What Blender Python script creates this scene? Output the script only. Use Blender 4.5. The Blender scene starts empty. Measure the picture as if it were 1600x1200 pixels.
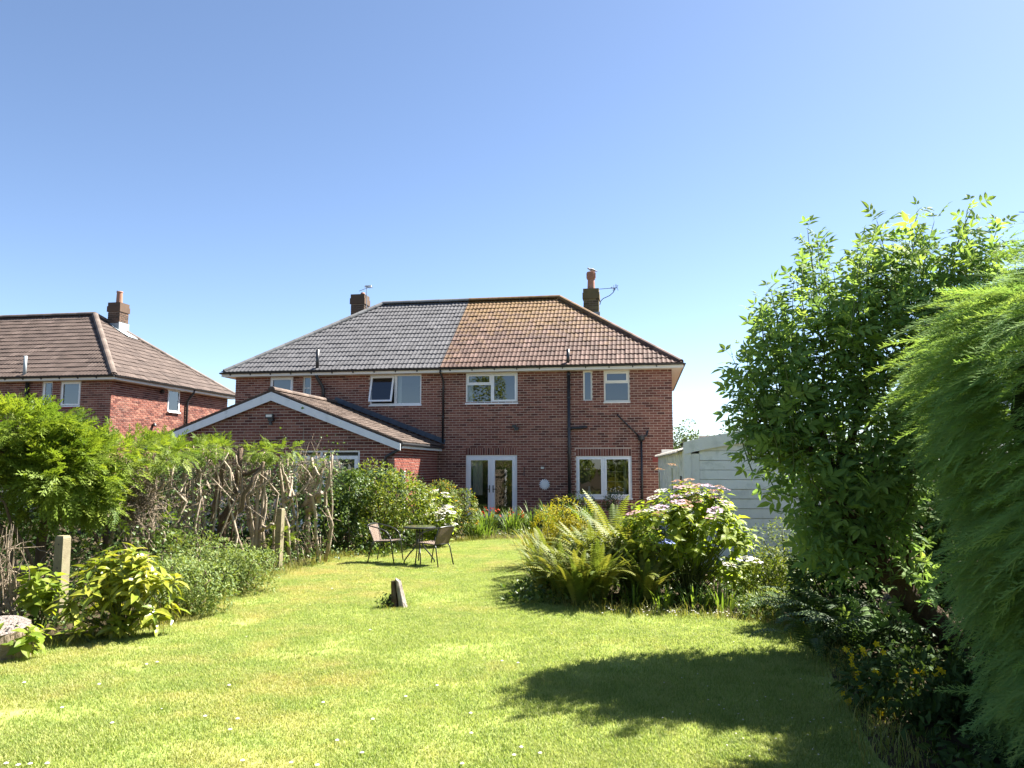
import bpy, math, random
import numpy as np
from mathutils import Vector, Matrix

sc = bpy.context.scene
COL = sc.collection
R = math.radians
rng = np.random.default_rng(7)
random.seed(7)

# ---------------------------------------------------------------- camera, sky, sun, exposure
cam_d = bpy.data.cameras.new('camera'); cam = bpy.data.objects.new('camera', cam_d); COL.objects.link(cam)
cam.location = (0, 0, 1.9); cam.rotation_euler = (R(90 + 6.09), 0, R(9.45))
cam_d.sensor_width = 36; cam_d.lens = 27.0; cam_d.clip_start = 0.05; cam_d.clip_end = 2000
sc.camera = cam

SUN_EL, SUN_AZ = R(50), R(51.5)            # azimuth measured from +Y towards +X
world = bpy.data.worlds.new('World'); sc.world = world; world.use_nodes = True
wn = world.node_tree; wn.nodes.clear()
sky = wn.nodes.new('ShaderNodeTexSky'); sky.sky_type = 'NISHITA'; sky.sun_disc = False
sky.sun_elevation = SUN_EL; sky.sun_rotation = SUN_AZ
sky.altitude = 3000; sky.air_density = 1.0; sky.dust_density = 4.0; sky.ozone_density = 1.4
bg = wn.nodes.new('ShaderNodeBackground'); bg.inputs[1].default_value = 0.054
wo = wn.nodes.new('ShaderNodeOutputWorld')
wn.links.new(sky.outputs[0], bg.inputs[0]); wn.links.new(bg.outputs[0], wo.inputs[0])

sun_dir = Vector((math.cos(SUN_EL)*math.sin(SUN_AZ), math.cos(SUN_EL)*math.cos(SUN_AZ), math.sin(SUN_EL)))
sun_d = bpy.data.lights.new('sun', 'SUN'); sun = bpy.data.objects.new('sun', sun_d); COL.objects.link(sun)
sun_d.energy = 5.0; sun_d.angle = R(0.53); sun_d.color = (1.0, 0.955, 0.87)
sun.rotation_euler = sun_dir.to_track_quat('Z', 'Y').to_euler(); sun.location = (10, 10, 30)

sc.view_settings.view_transform = 'Standard'; sc.view_settings.look = 'None'
sc.view_settings.exposure = 2.22; sc.view_settings.gamma = 1.0; sc.view_settings.use_curve_mapping = False
sc.render.engine = 'CYCLES'
sc.cycles.use_denoising = True; sc.cycles.denoiser = 'OPENIMAGEDENOISE'; sc.cycles.denoising_input_passes = 'RGB_ALBEDO_NORMAL'; sc.cycles.denoising_prefilter = 'ACCURATE'; sc.cycles.use_adaptive_sampling = False; sc.cycles.sample_clamp_indirect = 6.0
sc.cycles.max_bounces = 7; sc.cycles.diffuse_bounces = 4; sc.cycles.glossy_bounces = 3
sc.cycles.transmission_bounces = 4; sc.cycles.transparent_max_bounces = 10
sc.cycles.caustics_reflective = False; sc.cycles.caustics_refractive = False

# ---------------------------------------------------------------- mesh helpers
WO = {}                                     # world origin of every object (parents are only translated)

class MB:
    """collects polygons with a per-vertex tint"""
    def __init__(s): s.v = []; s.fl = []; s.ft = []; s.t = []; s.n = 0
    def add(s, v, f, tint=0.5):
        v = np.asarray(v, float).reshape(-1, 3)
        if isinstance(f, np.ndarray):
            s.fl.append((f + s.n).ravel()); s.ft.append(np.full(len(f), f.shape[1]))
        else:
            s.fl.append(np.array([i for q in f for i in q]) + s.n); s.ft.append(np.array([len(q) for q in f]))
        s.v.append(v); s.t.append(np.broadcast_to(np.asarray(tint, float), (len(v),)).copy()); s.n += len(v)
        return s
    def box(s, lo, hi, tint=0.5, bev=0.0):
        x0, y0, z0 = lo; x1, y1, z1 = hi
        v = [(x0,y0,z0),(x1,y0,z0),(x1,y1,z0),(x0,y1,z0),(x0,y0,z1),(x1,y0,z1),(x1,y1,z1),(x0,y1,z1)]
        return s.add(v, [(0,3,2,1),(4,5,6,7),(0,1,5,4),(1,2,6,5),(2,3,7,6),(3,0,4,7)], tint)
    def bar(s, a, b, w, h, tint=0.5):
        """box beam from a to b, w across, h high"""
        a = Vector(a); b = Vector(b); d = (b-a).normalized()
        up = Vector((0,0,1)) if abs(d.z) < .95 else Vector((0,1,0))
        r = d.cross(up).normalized(); u = r.cross(d).normalized()
        v = [p + r*sx*w/2 + u*sz*h/2 for p in (a, b) for sx, sz in ((-1,-1),(1,-1),(1,1),(-1,1))]
        return s.add([tuple(q) for q in v], [(0,3,2,1),(4,5,6,7),(0,1,5,4),(1,2,6,5),(2,3,7,6),(3,0,4,7)], tint)
    def tube(s, pts, rad, n=8, tint=0.5, cap=True, wob=0.0):
        P = np.asarray(pts, float); m = len(P)
        rad = np.broadcast_to(np.asarray(rad, float), (m,))
        T = np.gradient(P, axis=0); T /= np.linalg.norm(T, axis=1)[:, None] + 1e-9
        ref = np.array([0, 0, 1.0]) if abs(T[0][2]) < .9 else np.array([1.0, 0, 0])
        A = np.cross(T, ref); A /= np.linalg.norm(A, axis=1)[:, None] + 1e-9
        B = np.cross(T, A)
        an = np.linspace(0, 2*np.pi, n, endpoint=False)
        rr = rad[:, None] * (1 + (wob*rng.normal(size=(m, n)) if wob else 0))
        V = P[:, None] + rr[..., None]*(np.cos(an)[None, :, None]*A[:, None] + np.sin(an)[None, :, None]*B[:, None])
        i, j = np.meshgrid(np.arange(m-1), np.arange(n), indexing='ij')
        F = np.stack([i*n+j, i*n+(j+1) % n, (i+1)*n+(j+1) % n, (i+1)*n+j], -1).reshape(-1, 4)
        base = s.n
        s.add(V.reshape(-1, 3), F, tint)
        if cap:
            s.fl.append(np.arange(n)[::-1] + base); s.ft.append(np.array([n]))
            s.fl.append(np.arange(n) + base + (m-1)*n); s.ft.append(np.array([n]))
        return s
    def lathe(s, prof, c, n=16, tint=0.5):
        c = np.asarray(c, float); an = np.linspace(0, 2*np.pi, n, endpoint=False)
        V = np.array([[c[0]+r*math.cos(a), c[1]+r*math.sin(a), c[2]+z] for r, z in prof for a in an]); m = len(prof)
        F = [(i*n+j, i*n+(j+1) % n, (i+1)*n+(j+1) % n, (i+1)*n+j) for i in range(m-1) for j in range(n)]
        F += [tuple(range(n))[::-1], tuple(range((m-1)*n, m*n))]
        return s.add(V, F, tint)
    def inst(s, tv, tf, M, T, tint):
        """copies of a template: M (N,3,3) with columns = axes, T (N,3), tint (N,)"""
        N = len(T)
        if N == 0: return s
        V = np.einsum('nij,kj->nki', M, tv) + T[:, None]
        k = len(tv)
        base = (np.arange(N)*k)[:, None]
        fl = np.concatenate([np.asarray(q) for q in tf]); ft = np.array([len(q) for q in tf])
        s.fl.append((base + fl[None]).ravel() + s.n); s.ft.append(np.tile(ft, N))
        s.v.append(V.reshape(-1, 3)); s.t.append(np.repeat(tint, k)); s.n += N*k
        return s
    def mesh(s, name, mat, org=(0, 0, 0), smooth=False):
        me = bpy.data.meshes.new(name)
        V = np.concatenate(s.v) - np.asarray(org, float); fl = np.concatenate(s.fl).astype(np.int32); ft = np.concatenate(s.ft).astype(np.int32)
        me.vertices.add(len(V)); me.vertices.foreach_set('co', V.astype(np.float32).ravel())
        me.loops.add(len(fl)); me.loops.foreach_set('vertex_index', fl)
        me.polygons.add(len(ft))
        st = np.zeros(len(ft), np.int32); st[1:] = np.cumsum(ft)[:-1]
        me.polygons.foreach_set('loop_start', st)
        me.polygons.foreach_set('loop_total', ft)
        me.polygons.foreach_set('use_smooth', np.full(len(ft), bool(smooth)))
        a = me.attributes.new('tint', 'FLOAT', 'POINT'); a.data.foreach_set('value', np.concatenate(s.t).astype(np.float32))
        me.update(calc_edges=True); me.validate()
        if mat: me.materials.append(mat)
        return me
    def build(s, name, mat, parent=None, at=None, smooth=False, kind=None):
        if at is None: at = WO[parent.name] if parent else (0, 0, 0)
        o = link(name, s.mesh(name, mat, at, smooth), parent, at)
        if kind: o['kind'] = kind
        return o

def link(name, me, parent=None, at=(0, 0, 0)):
    o = bpy.data.objects.new(name, me); COL.objects.link(o)
    WO[o.name] = tuple(at)
    if parent:
        o.parent = parent; p = WO[parent.name]; o.location = (at[0]-p[0], at[1]-p[1], at[2]-p[2])
    else: o.location = at
    return o
def link_m(name, me, parent, M, T):
    """shared mesh with a full transform; M 3x3 columns, T world"""
    o = bpy.data.objects.new(name, me); COL.objects.link(o); o.parent = parent
    p = WO[parent.name]; m = Matrix(np.asarray(M).tolist()).to_4x4(); m.translation = Vector([float(T[i]) - p[i] for i in range(3)])
    o.matrix_basis = m; WO[o.name] = tuple(float(x) for x in T)
    return o
def tag(o, label, cat, group=None):
    o['label'] = label; o['category'] = cat
    if group: o['group'] = group
    return o
def thing(name, label, cat, at, group=None):
    o = bpy.data.objects.new(name, None); COL.objects.link(o); o.location = at; o.empty_display_size = .2
    WO[o.name] = tuple(at)
    return tag(o, label, cat, group)
def structure(o): o['kind'] = 'structure'; return o
def nrm(a): return a/(np.linalg.norm(a, axis=-1, keepdims=True) + 1e-9)

# ---------------------------------------------------------------- materials
def newmat(name):
    m = bpy.data.materials.new(name); m.use_nodes = True; nt = m.node_tree; nt.nodes.clear()
    out = nt.nodes.new('ShaderNodeOutputMaterial')
    def N(t, **k):
        n = nt.nodes.new(t)
        for a, b in k.items(): setattr(n, a, b)
        return n
    return m, nt, out, N, nt.links.new
def ramp(N, cols):
    r = N('ShaderNodeValToRGB'); e = r.color_ramp.elements
    while len(e) < len(cols): e.new(.5)
    for i, (p, c) in enumerate(cols): e[i].position = p; e[i].color = (*c, 1)
    return r
def noise(N, L, scale, detail=4, vec=None, rough=.55):
    n = N('ShaderNodeTexNoise'); n.inputs['Scale'].default_value = scale; n.inputs['Detail'].default_value = detail; n.inputs['Roughness'].default_value = rough
    if vec is not None: L(vec, n.inputs['Vector'])
    return n
def world_pos(N): return N('ShaderNodeNewGeometry').outputs['Position']
def mixc(N, L, fac, a, b, mode='MIX'):
    m = N('ShaderNodeMix', data_type='RGBA', blend_type=mode)
    for s, v in ((m.inputs[0], fac), (m.inputs[6], a), (m.inputs[7], b)):
        if isinstance(v, (int, float)): s.default_value = v
        elif isinstance(v, tuple): s.default_value = (*v, 1)
        else: L(v, s)
    return m.outputs[2]
def surf(name, cols, rough=.7, nscale=6, tint=.5, bump=0, bscale=40, spec=.3, metal=0, dirt=None):
    """general surface: colour ramp driven by tint attribute mixed with noise; optional dirt (colour, scale, lo, hi)"""
    m, nt, out, N, L = newmat(name)
    p = N('ShaderNodeBsdfPrincipled'); L(p.outputs[0], out.inputs[0])
    pos = world_pos(N)
    at = N('ShaderNodeAttribute', attribute_name='tint'); nz = noise(N, L, nscale, 5, pos)
    mx = N('ShaderNodeMix'); mx.inputs[0].default_value = tint; L(nz.outputs[0], mx.inputs[2]); L(at.outputs['Fac'], mx.inputs[3])
    k = len(cols); r = ramp(N, [((i/(k-1))*.6+.2, c) for i, c in enumerate(cols)] if k > 1 else [(0, cols[0]), (1, cols[0])]); L(mx.outputs[0], r.inputs[0])
    c = r.outputs[0]
    if dirt:
        dn = noise(N, L, dirt[1], 6, pos, .65); mr = N('ShaderNodeMapRange'); mr.inputs[1].default_value = dirt[2]; mr.inputs[2].default_value = dirt[3]
        L(dn.outputs[0], mr.inputs[0]); c = mixc(N, L, mr.outputs[0], c, dirt[0])
        mp = N('ShaderNodeMapping'); mp.inputs['Scale'].default_value = (1, 1, .12); L(pos, mp.inputs[0]); sn = noise(N, L, 3.2, 5, mp.outputs[0], .6)
        m2 = N('ShaderNodeMapRange'); m2.inputs[1].default_value = .56; m2.inputs[2].default_value = .78; m2.inputs[4].default_value = .3; L(sn.outputs[0], m2.inputs[0]); c = mixc(N, L, m2.outputs[0], c, dirt[0])
    L(c, p.inputs['Base Color']); p.inputs['Roughness'].default_value = rough; p.inputs['Metallic'].default_value = metal
    p.inputs['Specular IOR Level'].default_value = spec
    if bump:
        b = N('ShaderNodeBump'); b.inputs['Strength'].default_value = bump; b.inputs['Distance'].default_value = .01
        bn = noise(N, L, bscale, 6, pos); L(bn.outputs[0], b.inputs['Height']); L(b.outputs[0], p.inputs['Normal'])
    return m
def leafmat(name, cols, trans=.38, rough=.45, spec=.35, tcol=1.35):
    m, nt, out, N, L = newmat(name)
    at = N('ShaderNodeAttribute', attribute_name='tint')
    nz = noise(N, L, 2.2, 2, world_pos(N))
    mx = N('ShaderNodeMix'); mx.inputs[0].default_value = .72; L(nz.outputs[0], mx.inputs[2]); L(at.outputs['Fac'], mx.inputs[3])
    k = len(cols); r = ramp(N, [(i/(k-1), c) for i, c in enumerate(cols)]); L(mx.outputs[0], r.inputs[0])
    p = N('ShaderNodeBsdfPrincipled'); p.inputs['Roughness'].default_value = rough; p.inputs['Specular IOR Level'].default_value = spec
    L(r.outputs[0], p.inputs['Base Color'])
    t = N('ShaderNodeBsdfTranslucent')
    tc = mixc(N, L, 1.0, r.outputs[0], (tcol*1.05, tcol, tcol*.5), 'MULTIPLY'); L(tc, t.inputs[0])
    ms = N('ShaderNodeMixShader'); ms.inputs[0].default_value = trans
    L(p.outputs[0], ms.inputs[1]); L(t.outputs[0], ms.inputs[2]); L(ms.outputs[0], out.inputs[0])
    return m

M = {}
M['brick'] = surf('brick', [(.095,.034,.028), (.17,.063,.047), (.225,.086,.062), (.275,.13,.093)], .85, 1.1, .75, .25, 60, .2, dirt=((.07,.036,.03), .7, .50, .88))
M['brick_red'] = surf('brick_red', [(.14,.038,.028), (.19,.055,.038), (.23,.075,.05)], .85, 1.1, .75, .25, 60, .2)
M['mortar'] = surf('mortar', [(.46,.35,.28), (.58,.46,.38)], .9, 3, .0, .2, 80, .2)
M['mortar_dark'] = surf('mortar_dark', [(.2,.15,.125), (.28,.21,.17)], .9, 3, .0, .2, 80, .2)
M['upvc'] = surf('upvc', [(.78,.79,.80), (.82,.82,.82)], .32, 2, .2, 0, 1, .5)
M['upvc_cream'] = surf('upvc_cream', [(.70,.67,.60), (.76,.73,.66)], .4, 2, .2, 0, 1, .4)
M['paint'] = surf('paint', [(.66,.68,.70), (.8,.8,.79)], .5, 5, .2, .08, 30, .4, dirt=((.36,.37,.34), 3.5, .62, .78))
M['fascia'] = surf('fascia', [(.66,.64,.58), (.74,.72,.67)], .5, 2, .2, 0, 1, .4)
M['black'] = surf('black_plastic', [(.012,.013,.015), (.03,.031,.034)], .38, 3, .3, 0, 1, .5)
M['lead'] = surf('lead', [(.045,.055,.075), (.08,.095,.12)], .55, 4, .3, .2, 20, .4)
M['lead_pale'] = surf('lead_pale', [(.22,.26,.28), (.38,.42,.43)], .6, 4, .3, .2, 20, .4)
M['pot'] = surf('pot', [(.26,.10,.07), (.36,.18,.12), (.40,.27,.2)], .8, 5, .3, .3, 40, .2)
M['concrete'] = surf('concrete', [(.17,.14,.085), (.24,.205,.13), (.29,.25,.17)], .9, 9, .1, .5, 70, .15, dirt=((.2,.2,.1), 5, .55, .8))
M['tile_under'] = surf('tile_under', [(.03,.028,.027), (.05,.046,.044)], .9)
M['interior'] = surf('interior', [(.20,.195,.185), (.26,.25,.235)], .8, .5)
M['metal_grey'] = surf('metal_grey', [(.35,.36,.38), (.5,.5,.52)], .4, 5, .2, 0, 1, .5, .6)
M['metal_dark'] = surf('metal_dark', [(.018,.019,.02), (.04,.04,.042)], .35, 5, .2, 0, 1, .5, .0)
M['sill_red'] = surf('sill_red', [(.25,.05,.04), (.32,.08,.06)], .7)

def tile_mat(name, cols, moss=None, rough=.75, spec=.3):
    m, nt, out, N, L = newmat(name)
    p = N('ShaderNodeBsdfPrincipled'); L(p.outputs[0], out.inputs[0]); p.inputs['Roughness'].default_value = rough; p.inputs['Specular IOR Level'].default_value = spec
    pos = world_pos(N); at = N('ShaderNodeAttribute', attribute_name='tint'); nz = noise(N, L, 2.5, 6, pos, .65)
    mx = N('ShaderNodeMix'); mx.inputs[0].default_value = .5; L(nz.outputs[0], mx.inputs[2]); L(at.outputs['Fac'], mx.inputs[3])
    k = len(cols); r = ramp(N, [((i/(k-1))*.6+.2, c) for i, c in enumerate(cols)]); L(mx.outputs[0], r.inputs[0]); c = r.outputs[0]
    n3 = noise(N, L, 22, 4, pos); mr3 = N('ShaderNodeMapRange'); mr3.inputs[1].default_value = .52; mr3.inputs[2].default_value = .7; mr3.inputs[4].default_value = .55; L(n3.outputs[0], mr3.inputs[0])
    c = mixc(N, L, mr3.outputs[0], c, tuple(x*.45 for x in cols[0]))
    if moss:   # lichen and moss thickest near the ridge and along the verge with the new roof
        sep = N('ShaderNodeSeparateXYZ'); L(pos, sep.inputs[0])
        hz = N('ShaderNodeMapRange'); hz.inputs[1].default_value = 5.4; hz.inputs[2].default_value = 8.6; L(sep.outputs['Z'], hz.inputs[0])
        hx = N('ShaderNodeMapRange'); hx.inputs[1].default_value = -4.2; hx.inputs[2].default_value = -7.0; hx.inputs[4].default_value = .38; L(sep.outputs['X'], hx.inputs[0])
        ad = N('ShaderNodeMath', operation='MAXIMUM'); L(hz.outputs[0], ad.inputs[0]); L(hx.outputs[0], ad.inputs[1])
        n2 = noise(N, L, 3.2, 8, pos, .7); ad2 = N('ShaderNodeMath', operation='MULTIPLY_ADD'); L(ad.outputs[0], ad2.inputs[0]); ad2.inputs[1].default_value = .42; L(n2.outputs[0], ad2.inputs[2])
        mr = N('ShaderNodeMapRange'); mr.inputs[1].default_value = .62; mr.inputs[2].default_value = .90; mr.inputs[4].default_value = .75; L(ad2.outputs[0], mr.inputs[0])
        mcol = ramp(N, [(.35, moss[0]), (.6, moss[1])]); n4 = noise(N, L, 9, 4, pos); L(n4.outputs[0], mcol.inputs[0])
        c = mixc(N, L, mr.outputs[0], c, mcol.outputs[0])
    L(c, p.inputs['Base Color'])
    b = N('ShaderNodeBump'); b.inputs['Strength'].default_value = .35; b.inputs['Distance'].default_value = .01
    bn = noise(N, L, 45, 6, pos); L(bn.outputs[0], b.inputs['Height']); L(b.outputs[0], p.inputs['Normal'])
    return m
M['tile_brown'] = tile_mat('tile_brown', [(.055,.029,.022), (.10,.056,.042), (.165,.10,.08)], ((.13,.066,.016), (.20,.12,.034)))
M['tile_grey'] = tile_mat('tile_grey', [(.078,.076,.080), (.10,.098,.103), (.125,.122,.128)], None, .75, .2)
M['tile_drab'] = tile_mat('tile_drab', [(.055,.038,.031), (.085,.060,.049), (.12,.088,.073)])
M['tile_ext'] = tile_mat('tile_ext', [(.065,.046,.036), (.11,.078,.060), (.165,.122,.096)])

def glass_mat():
    m, nt, out, N, L = newmat('window_glass')
    fr = N('ShaderNodeFresnel'); fr.inputs[0].default_value = 1.5
    ma = N('ShaderNodeMath', operation='MULTIPLY_ADD'); L(fr.outputs[0], ma.inputs[0]); ma.inputs[1].default_value = 1.6; ma.inputs[2].default_value = .07; ma.use_clamp = True
    t = N('ShaderNodeBsdfTransparent'); t.inputs[0].default_value = (.6, .65, .66, 1)
    g = N('ShaderNodeBsdfGlossy'); g.inputs['Roughness'].default_value = 0.0
    ms = N('ShaderNodeMixShader'); L(ma.outputs[0], ms.inputs[0]); L(t.outputs[0], ms.inputs[1]); L(g.outputs[0], ms.inputs[2]); L(ms.outputs[0], out.inputs[0])
    return m
M['glass'] = glass_mat()
# ---------------------------------------------------------------- ground
def ground_mat(name, blades):
    m, nt, out, N, L = newmat(name)
    pos = world_pos(N)
    big = noise(N, L, .55, 4, pos, .6); mid = noise(N, L, 2.6, 4, pos, .6); fine = noise(N, L, 60, 3, pos)
    at = N('ShaderNodeAttribute', attribute_name='tint')
    g = ramp(N, [(.1, (.185,.255,.062)), (.5, (.31,.36,.10)), (.9, (.425,.44,.17))])
    a1 = N('ShaderNodeMath', operation='MULTIPLY_ADD'); L(mid.outputs[0], a1.inputs[0]); a1.inputs[1].default_value = .9; a1.inputs[2].default_value = -.35
    a2 = N('ShaderNodeMath', operation='MULTIPLY_ADD'); L((at if blades else fine).outputs['Fac' if blades else 0], a2.inputs[0]); a2.inputs[1].default_value = .75; L(a1.outputs[0], a2.inputs[2]); a2.use_clamp = True
    L(a2.outputs[0], g.inputs[0])
    dry = ramp(N, [(.0, (.36,.29,.11)), (1, (.54,.43,.20))]); L((at if blades else fine).outputs['Fac' if blades else 0], dry.inputs[0])
    # dry straw-coloured patches, more of them towards the hedge side
    sep = N('ShaderNodeSeparateXYZ'); L(pos, sep.inputs[0])
    hx = N('ShaderNodeMapRange'); hx.inputs[1].default_value = -1.0; hx.inputs[2].default_value = -6.0; hx.inputs[3].default_value = 0; hx.inputs[4].default_value = .16; L(sep.outputs['X'], hx.inputs[0])
    ad = N('ShaderNodeMath', operation='ADD'); L(big.outputs[0], ad.inputs[0]); L(hx.outputs[0], ad.inputs[1])
    ad2 = N('ShaderNodeMath', operation='MULTIPLY_ADD'); L(mid.outputs[0], ad2.inputs[0]); ad2.inputs[1].default_value = .35; L(ad.outputs[0], ad2.inputs[2])
    mr = N('ShaderNodeMapRange'); mr.inputs[1].default_value = .74; mr.inputs[2].default_value = 1.0; mr.inputs[4].default_value = .7; L(ad2.outputs[0], mr.inputs[0])
    c = mixc(N, L, mr.outputs[0], g.outputs[0], dry.outputs[0])
    p = N('ShaderNodeBsdfPrincipled'); p.inputs['Roughness'].default_value = .6 if blades else .95; p.inputs['Specular IOR Level'].default_value = .25
    if blades:
        L(c, p.inputs['Base Color'])
        t = N('ShaderNodeBsdfTranslucent'); L(mixc(N, L, 1.0, c, (1.2, 1.25, .85), 'MULTIPLY'), t.inputs[0])
        ms = N('ShaderNodeMixShader'); ms.inputs[0].default_value = .42; L(p.outputs[0], ms.inputs[1]); L(t.outputs[0], ms.inputs[2]); L(ms.outputs[0], out.inputs[0])
    else:
        L(mixc(N, L, 1.0, c, (.8, .8, .75), 'MULTIPLY'), p.inputs['Base Color']); L(p.outputs[0], out.inputs[0])
        b = N('ShaderNodeBump'); b.inputs['Strength'].default_value = .8; b.inputs['Distance'].default_value = .02; L(fine.outputs[0], b.inputs['Height']); L(b.outputs[0], p.inputs['Normal'])
    return m
M['lawn'] = ground_mat('lawn', False); M['blade'] = ground_mat('grass_blade', True)
M['soil'] = surf('soil', [(.035,.026,.016), (.06,.045,.026), (.085,.075,.03)], .95, 3, .0, .8, 25, .1)

mb = MB(); mb.add([(-400,-400,0),(400,-400,0),(400,400,0),(-400,400,0)], [(0,1,2,3)]); structure(mb.build('ground', M['soil']))
LAWN = [(-9.5,-6),(-8.2,3),(-7.2,5.8),(-6.5,7.2),(-5.7,8.4),(-5.8,9.8),(-6.3,12.6),(-6.3,15.2),(-5.6,17.2),(-4.6,19.0),(-3.9,19.9),(-2.3,19.8),(-1.95,15.5),(-1.5,12.4),(-1.1,10.8),(-.2,10.3),(1.3,10.2),(1.7,9.6),(1.75,8.4),(1.65,7.2),(1.5,5.6),(1.7,3),(2.2,-6)]
def fan(pts, z):
    n = len(pts); cx = sum(p[0] for p in pts)/n; cy = 9.0
    # strips: triangulate with bmesh to cope with the concave outline
    import bmesh
    bm = bmesh.new(); vs = [bm.verts.new((x, y, z)) for x, y in pts]; f = bm.faces.new(vs); bmesh.ops.triangulate(bm, faces=[f])
    bm.verts.index_update(); V = [tuple(v.co) for v in bm.verts]; F = [tuple(v.index for v in f.verts) for f in bm.faces]; bm.free()
    return V, F
LV, LF = fan(LAWN, .004)
structure(MB().add(LV, LF).build('lawn', M['lawn']))

def grass_patch(n, rad, h0, h1, w, lean):
    a = rng.uniform(0, 2*np.pi, n); r = rad*np.sqrt(rng.uniform(0, 1, n))
    P = np.stack([r*np.cos(a), r*np.sin(a), np.zeros(n)], 1)
    h = rng.uniform(h0, h1, n); th = rng.uniform(0, 2*np.pi, n); ln = rng.uniform(.2, 1, n)*lean*h
    d = np.stack([np.cos(th), np.sin(th), np.zeros(n)], 1); s = np.stack([-np.sin(th), np.cos(th), np.zeros(n)], 1)
    ww = w*rng.uniform(.7, 1.3, n)[:, None]
    b0 = P - s*ww/2; b1 = P + s*ww/2
    m = P + d*(ln*.35)[:, None] + np.array([0, 0, 1])*(h*.6)[:, None]
    m0 = m - s*ww*.38; m1 = m + s*ww*.38
    tip = P + d*ln[:, None] + np.array([0, 0, 1])*h[:, None]
    V = np.stack([b0, b1, m1, m0, tip], 1).reshape(-1, 3); k = np.arange(n)*5
    F = [np.stack([k, k+1, k+2, k+3], 1), np.stack([k+3, k+2, k+4], 1)]
    return V, F, np.repeat(rng.uniform(0, 1, n), 5)
def grass_field(name, label, poly, density, n, rad, h0, h1, w, lean, mat, seed):
    """one object: its own mesh holds a patch of blades and the area; nodes lay the patch out over the area"""
    mb = MB(); V, F, t = grass_patch(n, rad, h0, h1, w, lean)
    mb.add(V, F[0], t); b = mb.n - len(V)
    mb.fl.append((F[1] + b).ravel()); mb.ft.append(np.full(len(F[1]), 3))
    np_patch = len(F[0]) + len(F[1])
    AV, AF = fan(poly, .006); mb.add(AV, AF)
    me = mb.mesh(name, mat)
    a = me.attributes.new('patch', 'FLOAT', 'FACE'); vals = np.zeros(len(me.polygons), np.float32); vals[:np_patch] = 1; a.data.foreach_set('value', vals)
    o = link(name, me); o['kind'] = 'stuff'; tag(o, label, 'grass')
    ng = bpy.data.node_groups.new(name + '_nodes', 'GeometryNodeTree')
    ng.interface.new_socket('Geometry', in_out='INPUT', socket_type='NodeSocketGeometry'); ng.interface.new_socket('Geometry', in_out='OUTPUT', socket_type='NodeSocketGeometry')
    G = ng.nodes.new; gi = G('NodeGroupInput'); go = G('NodeGroupOutput')
    na = G('GeometryNodeInputNamedAttribute'); na.data_type = 'FLOAT'; na.inputs['Name'].default_value = 'patch'
    sg = G('GeometryNodeSeparateGeometry'); sg.domain = 'FACE'
    cmp_ = G('FunctionNodeCompare'); cmp_.data_type = 'FLOAT'; cmp_.operation = 'GREATER_THAN'; cmp_.inputs[1].default_value = .5
    dp = G('GeometryNodeDistributePointsOnFaces'); dp.inputs['Density'].default_value = density; dp.inputs['Seed'].default_value = seed
    rv = G('FunctionNodeRandomValue'); rv.data_type = 'FLOAT_VECTOR'; rv.inputs[0].default_value = (0, 0, 0); rv.inputs[1].default_value = (0, 0, 6.283)
    rs = G('FunctionNodeRandomValue'); rs.data_type = 'FLOAT'; rs.inputs[2].default_value = .75; rs.inputs[3].default_value = 1.25; rs.inputs['Seed'].default_value = 3
    ip = G('GeometryNodeInstanceOnPoints'); l = ng.links.new
    l(na.outputs[0], cmp_.inputs[0]); l(gi.outputs[0], sg.inputs[0]); l(cmp_.outputs[0], sg.inputs[1])
    l(sg.outputs[1], dp.inputs[0]); l(dp.outputs[0], ip.inputs['Points']); l(sg.outputs[0], ip.inputs['Instance'])
    l(rv.outputs[0], ip.inputs['Rotation']); l(rs.outputs[1], ip.inputs['Scale']); l(ip.outputs[0], go.inputs[0])
    mod = o.modifiers.new('layout', 'NODES'); mod.node_group = ng
    return o
VIS = [p for p in LAWN if p[1] > 2.5]; VIS = [(-7.2,3.2)] + VIS[1:-1] + [(1.7,3.2)]
grass_field('grass', 'short mown grass of the sunlit lawn with dry patches', VIS, 12, 1100, .42, .012, .032, .0052, .9, M['blade'], 1)

# ---------------------------------------------------------------- brickwork
CP, BP, JT = .084, .25, .018
BV = np.array([(0,0,0),(1,0,0),(1,1,0),(0,1,0),(0,0,1),(1,0,1),(1,1,1),(0,1,1)], float)   # u, n, z
BF = [(2,3,7,6),(0,3,2,1),(4,5,6,7),(0,4,7,3),(1,2,6,5)]
class Wall:
    def __init__(s, O, U, N): s.O = np.array([O[0], O[1], 0.]); s.U = np.array([U[0], U[1], 0.]); s.N = np.array([N[0], N[1], 0.])
    def p(s, u, n, z): return s.O + s.U*u + s.N*n + np.array([0, 0, z])
    def box(s, mb, u0, u1, n0, n1, z0, z1, tint=.5):
        a = s.p(u0, n0, z0); b = s.p(u1, n1, z1)
        return mb.box(np.minimum(a, b), np.maximum(a, b), tint)
def wall_mesh(mb, W, length, z0, z1, holes, urange=None, depth=.12):
    us = sorted({0, length, *[h[0] for h in holes], *[h[1] for h in holes]}); zs = sorted({z0, z1, *[h[2] for h in holes], *[h[3] for h in holes]})
    for ua, ub in zip(us, us[1:]):
        for za, zb in zip(zs, zs[1:]):
            if any(h[0] <= ua and ub <= h[1] and h[2] <= za and zb <= h[3] for h in holes): continue
            mb.add([W.p(ua,0,za), W.p(ub,0,za), W.p(ub,0,zb), W.p(ua,0,zb)], [(0,1,2,3)])
    for h in holes:
        a, b, c, d = h[:4]
        for (u0, zz0), (u1, zz1) in (((a,c),(a,d)), ((b,c),(b,d)), ((a,c),(b,c)), ((a,d),(b,d))):
            mb.add([W.p(u0,0,zz0), W.p(u1,0,zz1), W.p(u1,-depth,zz1), W.p(u0,-depth,zz0)], [(0,1,2,3)])
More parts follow.
